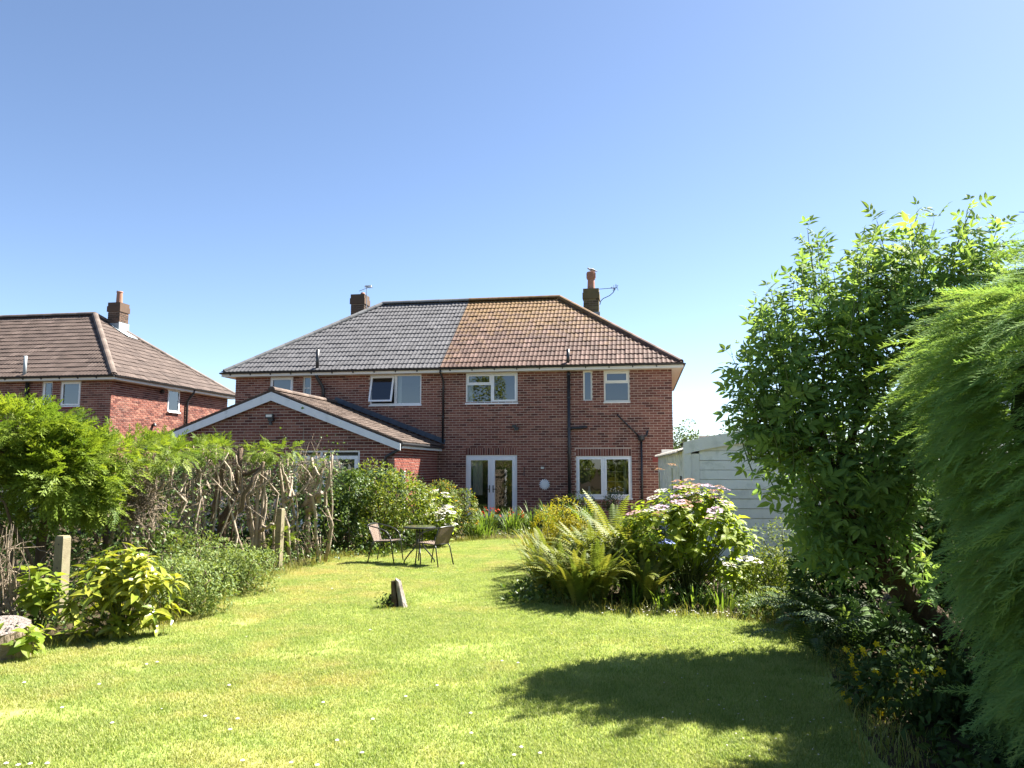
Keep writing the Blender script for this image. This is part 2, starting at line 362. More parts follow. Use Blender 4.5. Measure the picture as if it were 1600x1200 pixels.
def brick_list(length, z0, z1, holes, urange=None):
    out = []; k = 0; z = z0
    while z + CP*.6 < z1:
        za, zb = z, min(z + CP - JT, z1); zm = (za+zb)/2
        lo, hi = urange(zb) if urange else (0, length)
        if hi - lo > .05:
            cuts = sorted([(h[0], h[1]) for h in holes if h[2] < zm < h[3]])
            segs = []; s = lo
            for a, b in cuts:
                if a > s: segs.append((s, min(a, hi)))
                s = max(s, b)
            if s < hi: segs.append((s, hi))
            off = -(k % 2)*BP/2
            for a, b in segs:
                i = math.floor((a-off)/BP)
                while off + i*BP < b:
                    ba = max(off + i*BP, a); bb = min(off + i*BP + BP - JT, b)
                    if bb - ba > .03: out.append((ba, bb, za, zb))
                    i += 1
        z += CP; k += 1
    return np.array(out)
def soldier(u0, u1, z0, z1):
    n = round((u1-u0)/CP); w = (u1-u0)/n
    return np.array([(u0+i*w, u0+(i+1)*w-JT, z0, z1-JT) for i in range(n)])
brick_meshes = {}
def lay(parent, W, B, mat, nparts=0, pick=None, th=.011):
    """bricks B (ua,ub,za,zb) on wall W; the nparts picked ones are objects of their own, the rest one joined part"""
    N = len(B); tint = np.clip(rng.normal(.5, .24, N), 0, 1)
    M_ = np.zeros((N, 3, 3)); M_[:, :, 0] = W.U*(B[:,1]-B[:,0])[:,None]; M_[:, :, 1] = W.N*th; M_[:, 2, 2] = B[:,3]-B[:,2]
    M_[:, :, 1] *= rng.uniform(.7, 1.25, N)[:, None]
    T = W.O + W.U*B[:,0:1] + np.array([0,0,1])*B[:,2:3]
    idx = np.zeros(N, bool)
    if nparts:
        key = mat.name
        if key not in brick_meshes:
            brick_meshes[key] = [MB().add(BV, BF, t).mesh('brick', mat) for t in (.1, .3, .45, .6, .75, .95)]
        order = np.argsort(pick(B))[:nparts]; idx[order] = True
        for i in order:
            link_m('brick', brick_meshes[key][int(min(5, tint[i]*6))], parent, M_[i], T[i])
    r = ~idx
    MB().inst(BV, BF, M_[r], T[r], tint[r]).build('brickwork', mat, parent, kind='stuff')

# ---------------------------------------------------------------- roof tiling
def tile_template(w, ln, waves, amp, th, lift):
    k = 5*waves + 1; us = np.linspace(0, w, k)
    prof = amp*np.maximum(-.35, np.sin(np.linspace(0, 2*np.pi*waves, k) + .6)) if waves else np.zeros(k)
    V = []
    for u, h in zip(us, prof): V += [(u, 0, lift+h), (u, ln, h), (u, 0, lift+h-th)]
    F = []
    for i in range(k-1):
        a = 3*i; b = 3*(i+1); F += [(a, b, b+1, a+1), (a+2, b+2, b, a)]
    F += [(0, 1, 2)]; e = 3*(k-1); F += [(e, e+2, e+1)]
    return np.array(V, float), F
TILE = tile_template(.302, .40, 2, .012, .022, .027)
FLAT = tile_template(.26, .30, 2, .008, .016, .03)
tile_meshes = {}
def tiling(parent, O, U, V, length_v, uL, uR, tpl, w, gauge, mat, nparts, name='roof_tile', score=None):
    """tiles on the slope O + u*U + v*V, trimmed to uL(v)..uR(v)"""
    O = np.array(O, float); U = np.array(U, float); V = np.array(V, float); Nn = np.cross(U, V)
    if Nn[2] < 0: Nn = -Nn
    key = (mat.name, len(tpl[0]), w)
    if key not in tile_meshes: tile_meshes[key] = [MB().add(tpl[0], tpl[1], t).mesh('roof_tile', mat) for t in (.05, .25, .4, .55, .7, .95)]
    A = np.stack([U, V, Nn], 1)
    full = []; joined = MB(); rows = int(math.ceil(length_v/gauge))
    for j in range(rows):
        v0 = j*gauge; lo = uL(v0); hi = uR(v0); lo2 = uL(min(v0+.4, length_v)); hi2 = uR(min(v0+.4, length_v))
        i = math.floor(min(lo, lo2)/w)
        while i*w < max(hi, hi2):
            a, b = i*w, (i+1)*w; i += 1
            if b <= min(lo, lo2)+.01 or a >= max(hi, hi2)-.01: continue
            t = np.clip(rng.normal(.5, .22), 0, 1)
            inside = a >= max(lo, lo2)-.001 and b <= min(hi, hi2)+.02 and v0+.4 <= length_v + .06
            if inside: full.append((a, v0, t))
            else:
                P = tpl[0].copy(); u = P[:,0]+a; v = np.minimum(P[:,1]+v0, length_v)
                L_ = np.array([uL(x) for x in v]); H_ = np.array([uR(x) for x in v])
                u = np.clip(u, L_, np.maximum(L_, H_)); P = np.stack([u, v, P[:,2]], 1)
                joined.add(O + P @ A.T, tpl[1], t)
    if score: full.sort(key=lambda q: score(q[0], q[1]))
    for q, (a, v0, t) in enumerate(full):
        jit = rng.normal(0, .003)
        T = O + U*a + V*(v0+rng.normal(0,.004)) + Nn*jit; ja = rng.normal(0,.007); jb = rng.normal(0,.008); Uj = U*math.cos(ja)+V*math.sin(ja)+Nn*jb; Aj = np.stack([Uj, V*math.cos(ja)-U*math.sin(ja), Nn-U*jb], 1)
        if q < nparts: link_m(name, tile_meshes[key][int(min(5, t*6))], parent, Aj, T)
        else: joined.add(T + tpl[0] @ Aj.T, tpl[1], t)
    if joined.n: joined.build('tiling', mat, parent, kind='stuff')
def caps(parent, P, Q, r, ln, mat, name='ridge_tile'):
    P = np.array(P, float); Q = np.array(Q, float); d = Q-P; L_ = np.linalg.norm(d); d /= L_
    s = np.cross(d, (0,0,1)); s /= np.linalg.norm(s); u = np.cross(s, d)
    an = np.linspace(-.15, np.pi+.15, 8); n = max(1, round(L_/ln)); l = L_/n
    V = [];
    for y, k in ((0, 1.0), (l*.3, .995), (l*.7, .985), (l*1.02, .98)): V += [(k*r*math.cos(a), y, k*r*math.sin(a)*.85) for a in an]
    F = [(i*8+j, i*8+j+1, (i+1)*8+j+1, (i+1)*8+j) for i in range(3) for j in range(7)]
    F += [tuple(range(8))]
    ms = [MB().add(V, F, t).mesh(name, mat) for t in (.15, .5, .85)]
    A = np.stack([s, d, u], 1)
    for i in range(n): link_m(name, ms[i*7 % 3], parent, A, P + d*i*l)

# ---------------------------------------------------------------- windows, pipes
def ring(W, mb, u0, u1, z0, z1, n0, n1, w):
    W.box(mb, u0, u1, n0, n1, z1-w, z1); W.box(mb, u0, u1, n0, n1, z0, z0+w)
    W.box(mb, u0, u0+w, n0, n1, z0+w, z1-w); W.box(mb, u1-w, u1, n0, n1, z0+w, z1-w)
def window(parent, W, u0, u1, z0, z1, lights, mat='upvc', sill=True, name='window', bars=(), fw=.05, label=None, sill_mat=None):
    mb = MB(); n0, n1 = -.10, -.035
    ring(W, mb, u0+.002, u1-.002, z0+.002, z1-.002, n0, n1, fw)
    for a, b, c, d in bars: W.box(mb, a, b, n0, n1, c, d)
    win = mb.build(name, M[mat], parent)
    if label: win['label'] = label
    for lt in lights:
        a, b, c, d = lt[:4]; sw = lt[4]; op = lt[5] if len(lt) > 5 else 0
        if sw and op:
            # a sash hinged on its top edge and pushed out at the foot
            hin = W.p(a, n1+.012, d); loc = Wall((0,0), W.U[:2], W.N[:2]); wd = b-a; ht = d-c
            s = MB(); ring(loc, s, 0, wd, -ht, 0, -.02, .03, sw); s = s.build('sash', M[mat], win, at=tuple(hin)); s.data.transform(Matrix.Translation(hin))
            g = MB(); g.add([loc.p(sw,0,-ht+sw), loc.p(wd-sw,0,-ht+sw), loc.p(wd-sw,0,-sw), loc.p(sw,0,-sw)], [(0,1,2,3)])
            g = g.build('pane', M['glass'], win, at=tuple(hin)); g.data.transform(Matrix.Translation(hin))
            for o in (s, g): o.rotation_euler.x = -R(op)
            continue
        if sw:
            s = MB(); ring(W, s, a+.004, b-.004, c+.004, d-.004, n1-.03, n1+.018, sw); s.build('sash', M[mat], win)
        e = sw if sw else 0
        g = MB(); g.add([W.p(a+e,-.06,c+e), W.p(b-e,-.06,c+e), W.p(b-e,-.06,d-e), W.p(a+e,-.06,d-e)], [(0,1,2,3)]); g.build('pane', M['glass'], win)
    if sill:
        s = MB(); W.box(s, u0-.02, u1+.02, -.03, .035, z0-.05, z0-.003); s.build('sill', M[sill_mat or mat], win)
    return win
def pipe(name, parent, pts, r, mat='black', n=10): return MB().tube(pts, r, n).build(name, M[mat], parent, smooth=True)
def clip_rings(parent, x, y, zs, r, W=None):
    for z in zs: MB().lathe([(r, -.03), (r*1.28, -.025), (r*1.28, .025), (r, .03)], (x, y, z), 10).build('pipe_collar', M['black'], parent)
def chimney(parent, x0, x1, y0, y1, zb, zt, mat, side=None):
    ch = MB().box((x0, y0, zb), (x1, y1, zt)).build('chimney', M['mortar_dark'], parent)
    for W, L_ in ((Wall((x0,y0),(1,0),(0,-1)), x1-x0), (Wall((x1,y0),(0,1),(1,0)), y1-y0), (Wall((x0,y0),(0,1),(-1,0)), y1-y0)):
        B = brick_list(L_, zb, zt-.42, []); lay(ch, W, B, mat)
    mb = MB()
    o = .045; mb.box((x0-o, y0-o, zt-.42), (x1+o, y1+o, zt-.17)); mb.box((x0-.02, y0-.02, zt-.17), (x1+.02, y1+.02, zt))
    mb.build('chimney_cap', mat, ch)
    return ch
M['cap_grey'] = tile_mat('cap_grey', [(.11,.11,.11), (.15,.15,.15), (.18,.18,.18)], None, .7, .3)
M['cap_drab'] = tile_mat('cap_drab', [(.09,.068,.055), (.13,.10,.082), (.18,.14,.115)])
# ---------------------------------------------------------------- the three houses
YW_, DEP, ZE = 26.0, 8.3, 5.28
OV = .38; RUN = DEP/2 + OV; RISE = 3.3; YR = YW_ + DEP/2
SL = math.hypot(RUN, RISE); CS, SN = RUN/SL, RISE/SL
def house(name, label, xc, xo, tile, capm, nbrick, base_z=0.0):
    sg = 1 if xo > xc else -1; x0, x1 = min(xc, xo), max(xc, xo); Wd = x1-x0
    h = thing(name, label, 'house', ((x0+x1)/2, YW_+DEP/2, 0))
    W = Wall((x0, YW_), (1, 0), (0, -1))
    u = lambda d: (xo - sg*d) - x0            # distance d from the outer corner -> wall coordinate
    def span(a, b): q = sorted((u(a), u(b))); return q[0], q[1]
    return h, W, sg, x0, x1, Wd, span
def shell(h, W, x0, x1, xo, sg, holes, mat, nbrick, pick, side_bricks=False, extra=None):
    mb = MB(); wall_mesh(mb, W, x1-x0, 0, 5.2, holes)
    # the other three walls, plain mortar-coloured backing behind the bricks
    for xx in (x0, x1): mb.add([(xx,YW_,0),(xx,YW_+DEP,0),(xx,YW_+DEP,5.2),(xx,YW_,5.2)], [(0,1,2,3)])
    mb.add([(x0,YW_+DEP,0),(x1,YW_+DEP,0),(x1,YW_+DEP,5.2),(x0,YW_+DEP,5.2)], [(0,1,2,3)])
    wall = mb.build('wall', M['mortar'], h)
    return wall
def interior(h, x0, x1):
    mb = MB()
    a, b, c, d = x0+.25, x1-.25, YW_+.28, YW_+4.2
    for z in (.02, 2.55, 2.75, 5.12): mb.add([(a,c,z),(b,c,z),(b,d,z),(a,d,z)], [(0,1,2,3)])
    mb.add([(a,d,0),(b,d,0),(b,d,5.15),(a,d,5.15)], [(0,1,2,3)])
    for x in (a, b, a+(b-a)*.42): mb.add([(x,c,0),(x,d,0),(x,d,5.15),(x,c,5.15)], [(0,1,2,3)])
    mb.build('room', M['interior'], h)
def roof(h, x0, x1, xo, xc, sg, tile, capm, under, nparts, side_tiles=False):
    xe = xo + sg*OV; xr = xo - sg*(DEP/2)                  # eave edge and ridge end on the hipped side
    ye, yb = YW_-OV, YW_+DEP+OV; zr = ZE+RISE
    mb = MB(); d = .03
    mb.add([(xc,ye,ZE-d),(xe,ye,ZE-d),(xr,YR,zr-d),(xc,YR,zr-d)], [(0,1,2,3)])
    mb.add([(xe,ye,ZE-d),(xe,yb,ZE-d),(xr,YR,zr-d)], [(0,1,2)])
    mb.add([(xc,yb,ZE-d),(xe,yb,ZE-d),(xr,YR,zr-d),(xc,YR,zr-d)], [(0,1,2,3)])
    rf = mb.build('roof', M[under], h)
    w, g = .302, .345; L_ = abs(xe-xc); lv = SL
    hipu = lambda v: v*CS                                 # the hip runs in at 45 degrees in plan
    if sg > 0: O, uL, uR = (xc, ye, ZE), (lambda v: 0), (lambda v: L_-hipu(v))
    else: O, uL, uR = (xe, ye, ZE), (lambda v: hipu(v)), (lambda v: L_)
    tiling(rf, O, (1,0,0), (0, CS, SN), lv, uL, uR, TILE, w, g, M[tile], nparts, score=lambda a, v: -a if side_tiles else 0)
    if side_tiles:
        tiling(rf, (xe, ye, ZE), (0,1,0), (-sg*CS, 0, SN), lv, lambda v: hipu(v), lambda v: (yb-ye)-hipu(v), TILE, w, g, M[tile], 300, score=lambda a, v: a)
    caps(rf, (xe-sg*.08, ye+.08, ZE+.02), (xr, YR, zr+.02), .13, .42, M[capm], 'hip_tile')
    caps(rf, (xe-sg*.08, yb-.08, ZE+.02), (xr, YR, zr+.02), .13, .42, M[capm], 'hip_tile')
    caps(rf, (xc, YR, zr+.03), (xr, YR, zr+.03), .13, .42, M[capm])
    # eaves: fascia, soffit, gutter with brackets
    e0, e1 = min(xc, xe), max(xc, xe); i1 = xo
    mb = MB()
    mb.box((e0, ye+.03, 5.12), (e1, ye+.055, 5.262)); mb.box((e0, ye+.055, 5.125), (e1, YW_+.0, 5.15))
    sx0, sx1 = sorted((xe-sg*.03, xe-sg*.055)); mb.box((sx0, ye+.056, 5.12), (sx1, yb-.056, 5.262))
    q0, q1 = sorted((xe-sg*.056, xo)); mb.box((q0, YW_+.002, 5.126), (q1, yb-.06, 5.149))
    mb.build('fascia', M['fascia'], h)
    an = np.linspace(np.pi, 2*np.pi, 7)
    def gut(p, q, s, nm='gutter'):
        p = np.array(p, float); q = np.array(q, float); s = np.array(s, float); V = []
        for r in (.058, .05):
            for e in (p, q): V += [e + s*(r*math.cos(a)) + np.array([0,0,r*math.sin(a)]) for a in an]
        F = [(k*14+i, k*14+i+1, k*14+7+i+1, k*14+7+i) for k in (0, 1) for i in range(6)]
        F += [(0,7,21,14), (6,13,27,20)] + [tuple(range(7))] + [tuple(range(7,14))]
        return MB().add(V, F).build(nm, M['black'], h, smooth=False)
    gut((e0, ye-.03, 5.268), (e1+.03*(sg > 0), ye-.03, 5.268), (0,1,0))
    gut((xe+sg*.03, ye, 5.268), (xe+sg*.03, yb, 5.268), (1,0,0))
    x = e0+.35
    while x < e1-.1:
        mb = MB(); mb.box((x-.012, ye-.04, 5.195), (x+.012, ye+.028, 5.225)); mb.box((x-.018, ye+.005, 5.16), (x+.018, ye+.028, 5.2)); mb.build('gutter_bracket', M['black'], h); x += .78
    return rf

# ---- right-hand house of the pair: mossy brown tiles
h, W, sg, x0, x1, Wd, span = house('house', 'brick semi with mossy brown tiled roof, patio doors and kitchen window', -6.79, 1.07, 'tile_brown', 'tile_brown', 300)
bed, nar, bath, pat, kit = span(5.2, 7.03), span(2.64, 2.95), span(1.39, 2.25), span(5.22, 7.01), span(1.36, 3.21)
holes = [(*bed, 4.07, 5.12), (*nar, 4.08, 5.12), (*bath, 4.05, 5.12), (*pat, .08, 2.27), (*kit, .84, 2.23)]
wall = shell(h, W, x0, x1, 1.07, 1, holes, None, 0, None)
lint = [(*pat, 2.275, 2.53), (*kit, 2.235, 2.49)]
B = brick_list(Wd, 0, 5.13, holes + lint)
B = np.concatenate([B] + [soldier(*l) for l in lint])
lay(wall, W, B, M['brick'], 300, lambda b: (np.abs(b[:,0]-4.4) + np.abs(b[:,2]-3.0)*1.2) + 99*((b[:,1]-b[:,0]) < .2))
side = Wall((1.07, YW_), (0,1), (1,0)); lay(wall, side, brick_list(DEP, 0, 5.13, []), M['brick'])
interior(h, x0, x1)
rf = roof(h, x0, x1, 1.07, -6.79, 1, 'tile_brown', 'tile_brown', 'tile_under', 300)
m_ = (bed[0]+bed[1])/2
window(h, W, *bed, 4.07, 5.12, [(bed[0]+.05, m_-.03, 4.74, 5.06, .045), (bed[0]+.05, m_-.03, 4.12, 4.70, 0), (m_+.03, bed[1]-.05, 4.12, 5.06, .05)], bars=[(m_-.03, m_+.03, 4.12, 5.07), (bed[0]+.05, m_-.03, 4.70, 4.74)])
window(h, W, *nar, 4.08, 5.12, [(nar[0]+.05, nar[1]-.05, 4.13, 5.07, 0)], 'upvc_cream', sill=False)
window(h, W, *bath, 4.05, 5.12, [(bath[0]+.05, bath[1]-.05, 4.72, 5.06, .05), (bath[0]+.05, bath[1]-.05, 4.11, 4.68, 0)], 'upvc_cream', bars=[(bath[0]+.05, bath[1]-.05, 4.68, 4.72)])
m_ = (kit[0]+kit[1])/2
window(h, W, *kit, .84, 2.23, [(kit[0]+.05, m_-.035, .9, 2.18, .055), (m_+.035, kit[1]-.05, .9, 2.18, .055)], bars=[(m_-.035, m_+.035, .89, 2.18)])
def curtain(u0, u1, z0, z1, n=-.22, hh=h, ww=W):
    mb = MB(); k = max(6, int((u1-u0)/.025)); us = np.linspace(u0, u1, k); V = []
    for i, u_ in enumerate(us): V += [ww.p(u_, n-.02*math.sin(i*1.7), z0), ww.p(u_, n-.02*math.sin(i*1.7), z1)]
    mb.add(V, [(2*i,2*i+2,2*i+3,2*i+1) for i in range(k-1)]).build('curtain', M['upvc_cream'], hh, smooth=True)
curtain(bed[0]+.03, bed[0]+.22, 4.1, 5.08); curtain(bed[1]-.14, bed[1]-.03, 4.1, 5.08); curtain(pat[0]+.2, pat[0]+.55, .9, 2.15)
# patio doors: frame, two leaves with handles and panes
mb = MB(); ring(W, mb, pat[0]+.002, pat[1]-.002, .082, 2.268, -.10, -.03, .055); dr = mb.build('patio_doors', M['upvc'], h)
m_ = (pat[0]+pat[1])/2
for a, b in ((pat[0]+.057, m_-.004), (m_+.004, pat[1]-.057)):
    mb = MB(); fw = .115; ring(W, mb, a, b, .14, 2.21, -.075, -.012, fw); mb.build('door_leaf', M['upvc'], dr)
    MB().add([W.p(a+fw,-.05,.255), W.p(b-fw,-.05,.255), W.p(b-fw,-.05,2.1), W.p(a+fw,-.05,2.1)], [(0,1,2,3)]).build('pane', M['glass'], dr)
    e = b-.06 if a < m_-.1 else a+.06
    mb = MB(); W.box(mb, e-.015, e+.015, -.012, .01, 1.0, 1.24); W.box(mb, e-.012, e+.012, .012, .05, 1.1, 1.125); W.box(mb, e-(.11 if a < m_-.1 else .0), e+(.0 if a < m_-.1 else .11), .035, .05, 1.1, 1.125); mb.build('handle', M['metal_dark'], dr)
    hx = a+.02 if a < m_-.1 else b-.02
    for z in (.4, 1.15, 1.95):
        mb = MB(); W.box(mb, hx-.03, hx+.03, -.02, .012, z-.05, z+.05); mb.build('hinge', M['upvc'], dr)
mb = MB(); W.box(mb, m_-.03, m_+.03, -.012, .006, .15, 2.2); mb.build('cover_strip', M['upvc'], dr)
mb = MB(); W.box(mb, pat[0]-.05, pat[1]+.05, -.05, .3, .0, .078); mb.build('doorstep', M['concrete'], h)
# kitchen interior: glazed inner door and a bottle on the sill
mb = MB(); DX, DY = -1.28, 27.6
kw = Wall((DX, DY), (1,0), (0,-1)); ring(kw, mb, 0, .78, .05, 2.05, 0, .04, .1)
for z in (1.0, 1.35, 1.7): kw.box(mb, .1, .68, 0, .04, z-.015, z+.015)
kw.box(mb, .375, .405, .001, .039, 1.0, 1.95); kw.box(mb, .1, .68, .005, .035, .15, 1.0)
mb.build('inner_door', M['upvc_cream'], h)
MB().box((-2.6, 27.2, .02), (-1.75, 27.3, 2.55)).build('room_partition', M['interior'], h)
MB().lathe([(.05,0),(.055,.15),(.03,.22),(.025,.3)], (-1.72, 26.2, .92), 10).build('bottle', M['paint'], h)
# pipes
y_p = YW_-.09
pipe('soil_pipe', h, [(-2.36, y_p, .05), (-2.36, y_p, 5.1)], .055); pipe('vent_pipe', h, [(-2.36, 25.75, 5.30), (-2.36, 25.75, 5.84)], .055)
clip_rings(h, -2.36, y_p, (.9, 2.35, 3.15, 4.2, 5.0), .055)
pipe('waste_branch', h, [(-2.36, y_p, 3.16), (-2.1, y_p, 3.17), (-1.86, y_p, 3.19), (-1.80, y_p+.03, 3.2), (-1.78, YW_+.02, 3.2)], .05)
pipe('waste_pipe', h, [(-.73, YW_+.02, 3.62), (-.73, YW_-.05, 3.6), (-.66, YW_-.06, 3.52), (-.02, YW_-.06, 2.86)], .024)
pipe('waste_pipe', h, [(.27, YW_+.02, 3.06), (.25, YW_-.05, 3.05), (.22, YW_-.06, 2.9), (.09, YW_-.07, 2.86)], .032)
mb = MB(); mb.lathe([(.055,0),(.11,.05),(.12,.17),(.10,.175),(.09,.06),(.02,.05)], (.04, YW_-.13, 2.72), 12); mb.build('hopper', M['black'], h)
pipe('downpipe', h, [(.04, YW_-.08, .1), (.04, YW_-.08, 2.75)], .036)
pipe('downpipe', h, [(-6.78, 25.6, 5.2), (-6.78, 25.6, 5.12), (-6.75, 25.85, 4.92), (-6.75, 25.93, 4.8), (-6.75, 25.93, 2.65)], .035); clip_rings(h, -6.75, 25.93, (4.6, 3.6), .035)
mb = MB(); mb.box((-4.30, 25.86, 3.20), (-4.17, 25.985, 3.30)); mb.box((-4.22, 25.80, 3.10), (-4.08, 25.9, 3.22)); mb.build('security_light', M['black'], h)
mb = MB(); mb.box((.40, 25.975, 2.02), (.66, 25.99, 2.2))
for k in range(4): mb.box((.41, 25.965, 2.035+k*.042), (.65, 25.976, 2.055+k*.042))
mb.build('air_vent', M['sill_red'], h)
mb = MB(); mb.box((-3.33, 25.93, 1.80), (-3.22, 25.99, 1.87)); mb.build('outdoor_socket', M['metal_grey'], h)
pipe('wall_hook', h, [(-3.90, 25.99, 1.85), (-3.90, 25.93, 1.83), (-3.90, 25.92, 1.6), (-3.86, 25.9, 1.55)], .012)
MB().lathe([(.085,-.01),(.10,0),(.09,.012),(.04,.02)], (0,0,0), 14).build('overflow_cap', M['concrete'], h, at=(-3.55, 25.98, .62)).rotation_euler.x = R(90)
ch = chimney(h, -2.15, -1.56, 30.55, 31.15, 7.2, 9.03, surf('chimney_brick', [(.075,.06,.035),(.13,.105,.05),(.20,.165,.075)], .9, 4, .6, .5, 40))
MB().lathe([(.17,0),(.155,.05),(.14,.42),(.155,.44),(.175,.46),(.175,.74),(.15,.75),(.145,.45)], (-1.86, 30.85, 9.03), 14).build('chimney_pot', M['pot'], ch, smooth=False)
mb = MB()
for k in range(14):
    a = k*2*np.pi/14; mb.box((-1.86+.176*math.cos(a)-.012, 30.85+.176*math.sin(a)-.012, 9.52), (-1.86+.176*math.cos(a)+.012, 30.85+.176*math.sin(a)+.012, 9.74))
mb.build('pot_rib', M['pot'], ch)
MB().box((-2.2, 30.5, 7.55), (-1.5, 30.56, 8.05)).build('flashing', M['lead_pale'], ch)

# aerial and bird on that chimney
def aerial(label, p0, boom, els, mat, elbow=None, tagp=None):
    t = thing('tv_aerial', label, 'aerial', p0)
    MB().tube(elbow, .016, 6).build('mast', M[mat], t)
    MB().tube(boom, .012, 6).build('boom', M[mat], t)
    a, b = np.array(boom[0]), np.array(boom[1])
    for f, hl, d in els:
        c = a+(b-a)*f; MB().tube([c-np.array(d)*hl, c+np.array(d)*hl], .009, 5).build('element', M[mat], t)
    return t
aerial('small grey TV aerial on a bent arm beside the tall chimney', (-1.5, 30.6, 8.45), [(-1.55, 30.6, 9.0), (-.80, 30.55, 9.02)],
       [(.70,.11,(.55,.1,-.5)), (.8,.16,(.1,.5,.9)), (.88,.17,(.25,.3,1)), (.95,.14,(.5,.2,.8)), (1.0,.12,(-.3,.2,1)), (.78,.1,(.8,0,-.5))], 'metal_dark',
       [(-1.5,30.6,8.36),(-1.47,30.6,8.5),(-1.38,30.6,8.60),(-1.1,30.58,8.72),(-.95,30.57,8.85),(-.9,30.56,9.02)])
bird = thing('bird', 'small pale bird perched on the rim of the tall chimney pot', 'bird', (-1.84, 30.85, 9.78))
bx = np.array((-1.84, 30.85, 9.86))
MB().tube([bx+(-.17,0,.07), bx+(-.15,0,.09), bx+(-.12,0,.075), bx+(-.09,0,.05), bx+(-.03,0,.025), bx+(.06,0,.0), bx+(.14,0,-.03), bx+(.25,0,-.06)], [.006,.03,.036,.035,.062,.066,.035,.012], 8).build('body', surf('feather', [(.35,.33,.32),(.55,.52,.5)], .8, 14), bird, smooth=True)
MB().tube([bx+(-.02,-.05,.03), bx+(.08,-.055,.0), bx+(.2,-.03,-.05)], [.03,.03,.006], 6).build('wing', surf('wing_feather', [(.12,.11,.11),(.2,.19,.19)], .8, 14), bird)
for dy in (-.025, .025): MB().tube([bx+(0,dy,-.03), bx+(-.005,dy,-.1)], .006, 5).build('leg', M['pot'], bird)

# white sunflower ornament on the wall
orn = thing('wall_ornament', 'round white sun shaped plaque on the brick wall between doors and window', 'ornament', (-3.21, 25.93, 1.28))
c = np.array((-3.21, 25.965, 1.28)); mb = MB()
an = np.linspace(0, 2*np.pi, 20, endpoint=False)
mb.add([c+(math.cos(a)*.11, -.035, math.sin(a)*.11) for a in an] + [c+(math.cos(a)*.10, .02, math.sin(a)*.10) for a in an], [tuple(range(20)), tuple(range(20,40))] + [(i,(i+1)%20,20+(i+1)%20,20+i) for i in range(20)]); mb.build('disc', M['paint'], orn)
for k in range(16):
    a = k*2*np.pi/16; d = np.array((math.cos(a),0,math.sin(a))); s = np.array((-math.sin(a),0,math.cos(a)))
    P = [c+d*.10-s*.02, c+d*.10+s*.02, c+d*.15+s*.026+(0,-.012,0), c+d*.19, c+d*.15-s*.026+(0,-.012,0)]
    MB().add(P + [q+(0,.018,0) for q in P], [(0,1,2,3,4),(5,9,8,7,6)] + [(i,(i+1)%5,5+(i+1)%5,5+i) for i in range(5)]).build('ray', M['paint'], orn)

# ---- left-hand house of the pair: new grey tiles
h, W, sg, x0, x1, Wd, span = house('house', 'brick semi with new grey tiled roof and an open upstairs window', -6.79, -14.61, 'tile_grey', 'tile_grey', 0)
x1 = -6.792; bed, nar, bath = span(5.15, 7.05), span(2.62, 2.94), span(1.34, 2.24)
holes = [(*bed, 4.05, 5.12), (*nar, 4.05, 5.12), (*bath, 4.05, 5.12)]
wall = shell(h, W, x0, x1, -14.61, -1, holes, None, 0, None)
B = brick_list(x1-x0, .0, 5.13, holes); B = B[(B[:,2] > 2.1) | (B[:,1] > x1-x0-.5)]
lay(wall, W, B, M['brick'], 300, lambda b: (np.abs(b[:,0]-6.3)*.8 + np.abs(b[:,2]-4.0)) + 99*((b[:,1]-b[:,0]) < .2))
interior(h, x0, x1)
rf = roof(h, x0, x1, -14.61, -6.795, -1, 'tile_grey', 'cap_grey', 'tile_under', 300)
m_ = (bed[0]+bed[1])/2
window(h, W, *bed, 4.05, 5.12, [(bed[0]+.05, m_-.05, 4.10, 5.06, .06, 17), (m_+.05, bed[1]-.05, 4.10, 5.07, 0)], bars=[(m_-.05, m_+.05, 4.1, 5.07)], label='upstairs window with its sash pushed open at the foot')
window(h, W, *bath, 4.05, 5.12, [(bath[0]+.05, bath[1]-.05, 4.1, 5.07, .05)])
curtain(m_+.04, m_+.16, 4.1, 5.08, hh=h, ww=W)
window(h, W, *nar, 4.05, 5.12, [(nar[0]+.05, nar[1]-.05, 4.1, 4.68, 0), (nar[0]+.05, nar[1]-.05, 4.72, 5.07, 0)], 'upvc_cream', sill=False, bars=[(nar[0]+.05, nar[1]-.05, 4.68, 4.72)])
pipe('vent_pipe', h, [(-11.35, 25.75, 5.3), (-11.35, 25.75, 6.05)], .06)
pipe('soil_pipe', h, [(-11.35, 25.72, 5.3), (-11.35, 25.72, 5.06), (-11.2, 25.86, 4.75), (-11.17, 25.9, 4.6), (-11.17, 25.9, 3.9)], .06)
ch = chimney(h, -12.02, -11.45, 30.55, 31.15, 7.2, 9.16, surf('chimney_brick_dark', [(.05,.04,.03),(.10,.065,.045),(.14,.085,.055)], .9, 4, .6, .5, 40))
MB().lathe([(.1,0),(.1,.07),(.07,.12),(.02,.13)], (-11.6, 30.8, 9.16), 12).build('chimney_pot', M['pot'], ch)
aerial('white TV aerial on a short mast above the low chimney', (-11.42, 30.7, 8.9), [(-11.7, 30.6, 9.3), (-11.25, 30.72, 9.5)],
       [(.98,.14,(1,.15,-.25)), (.9,.13,(1,.15,-.25)), (.82,.1,(1,.2,-.3))], 'metal_grey', [(-11.40,30.72,8.6),(-11.40,30.72,9.48)])
P = np.array((-11.36, 30.72, 9.52)); MB().box(P+(-.13,-.02,-.03), P+(.16,.02,.05)).build('reflector', M['paint'], bpy.data.objects['tv_aerial.001'])

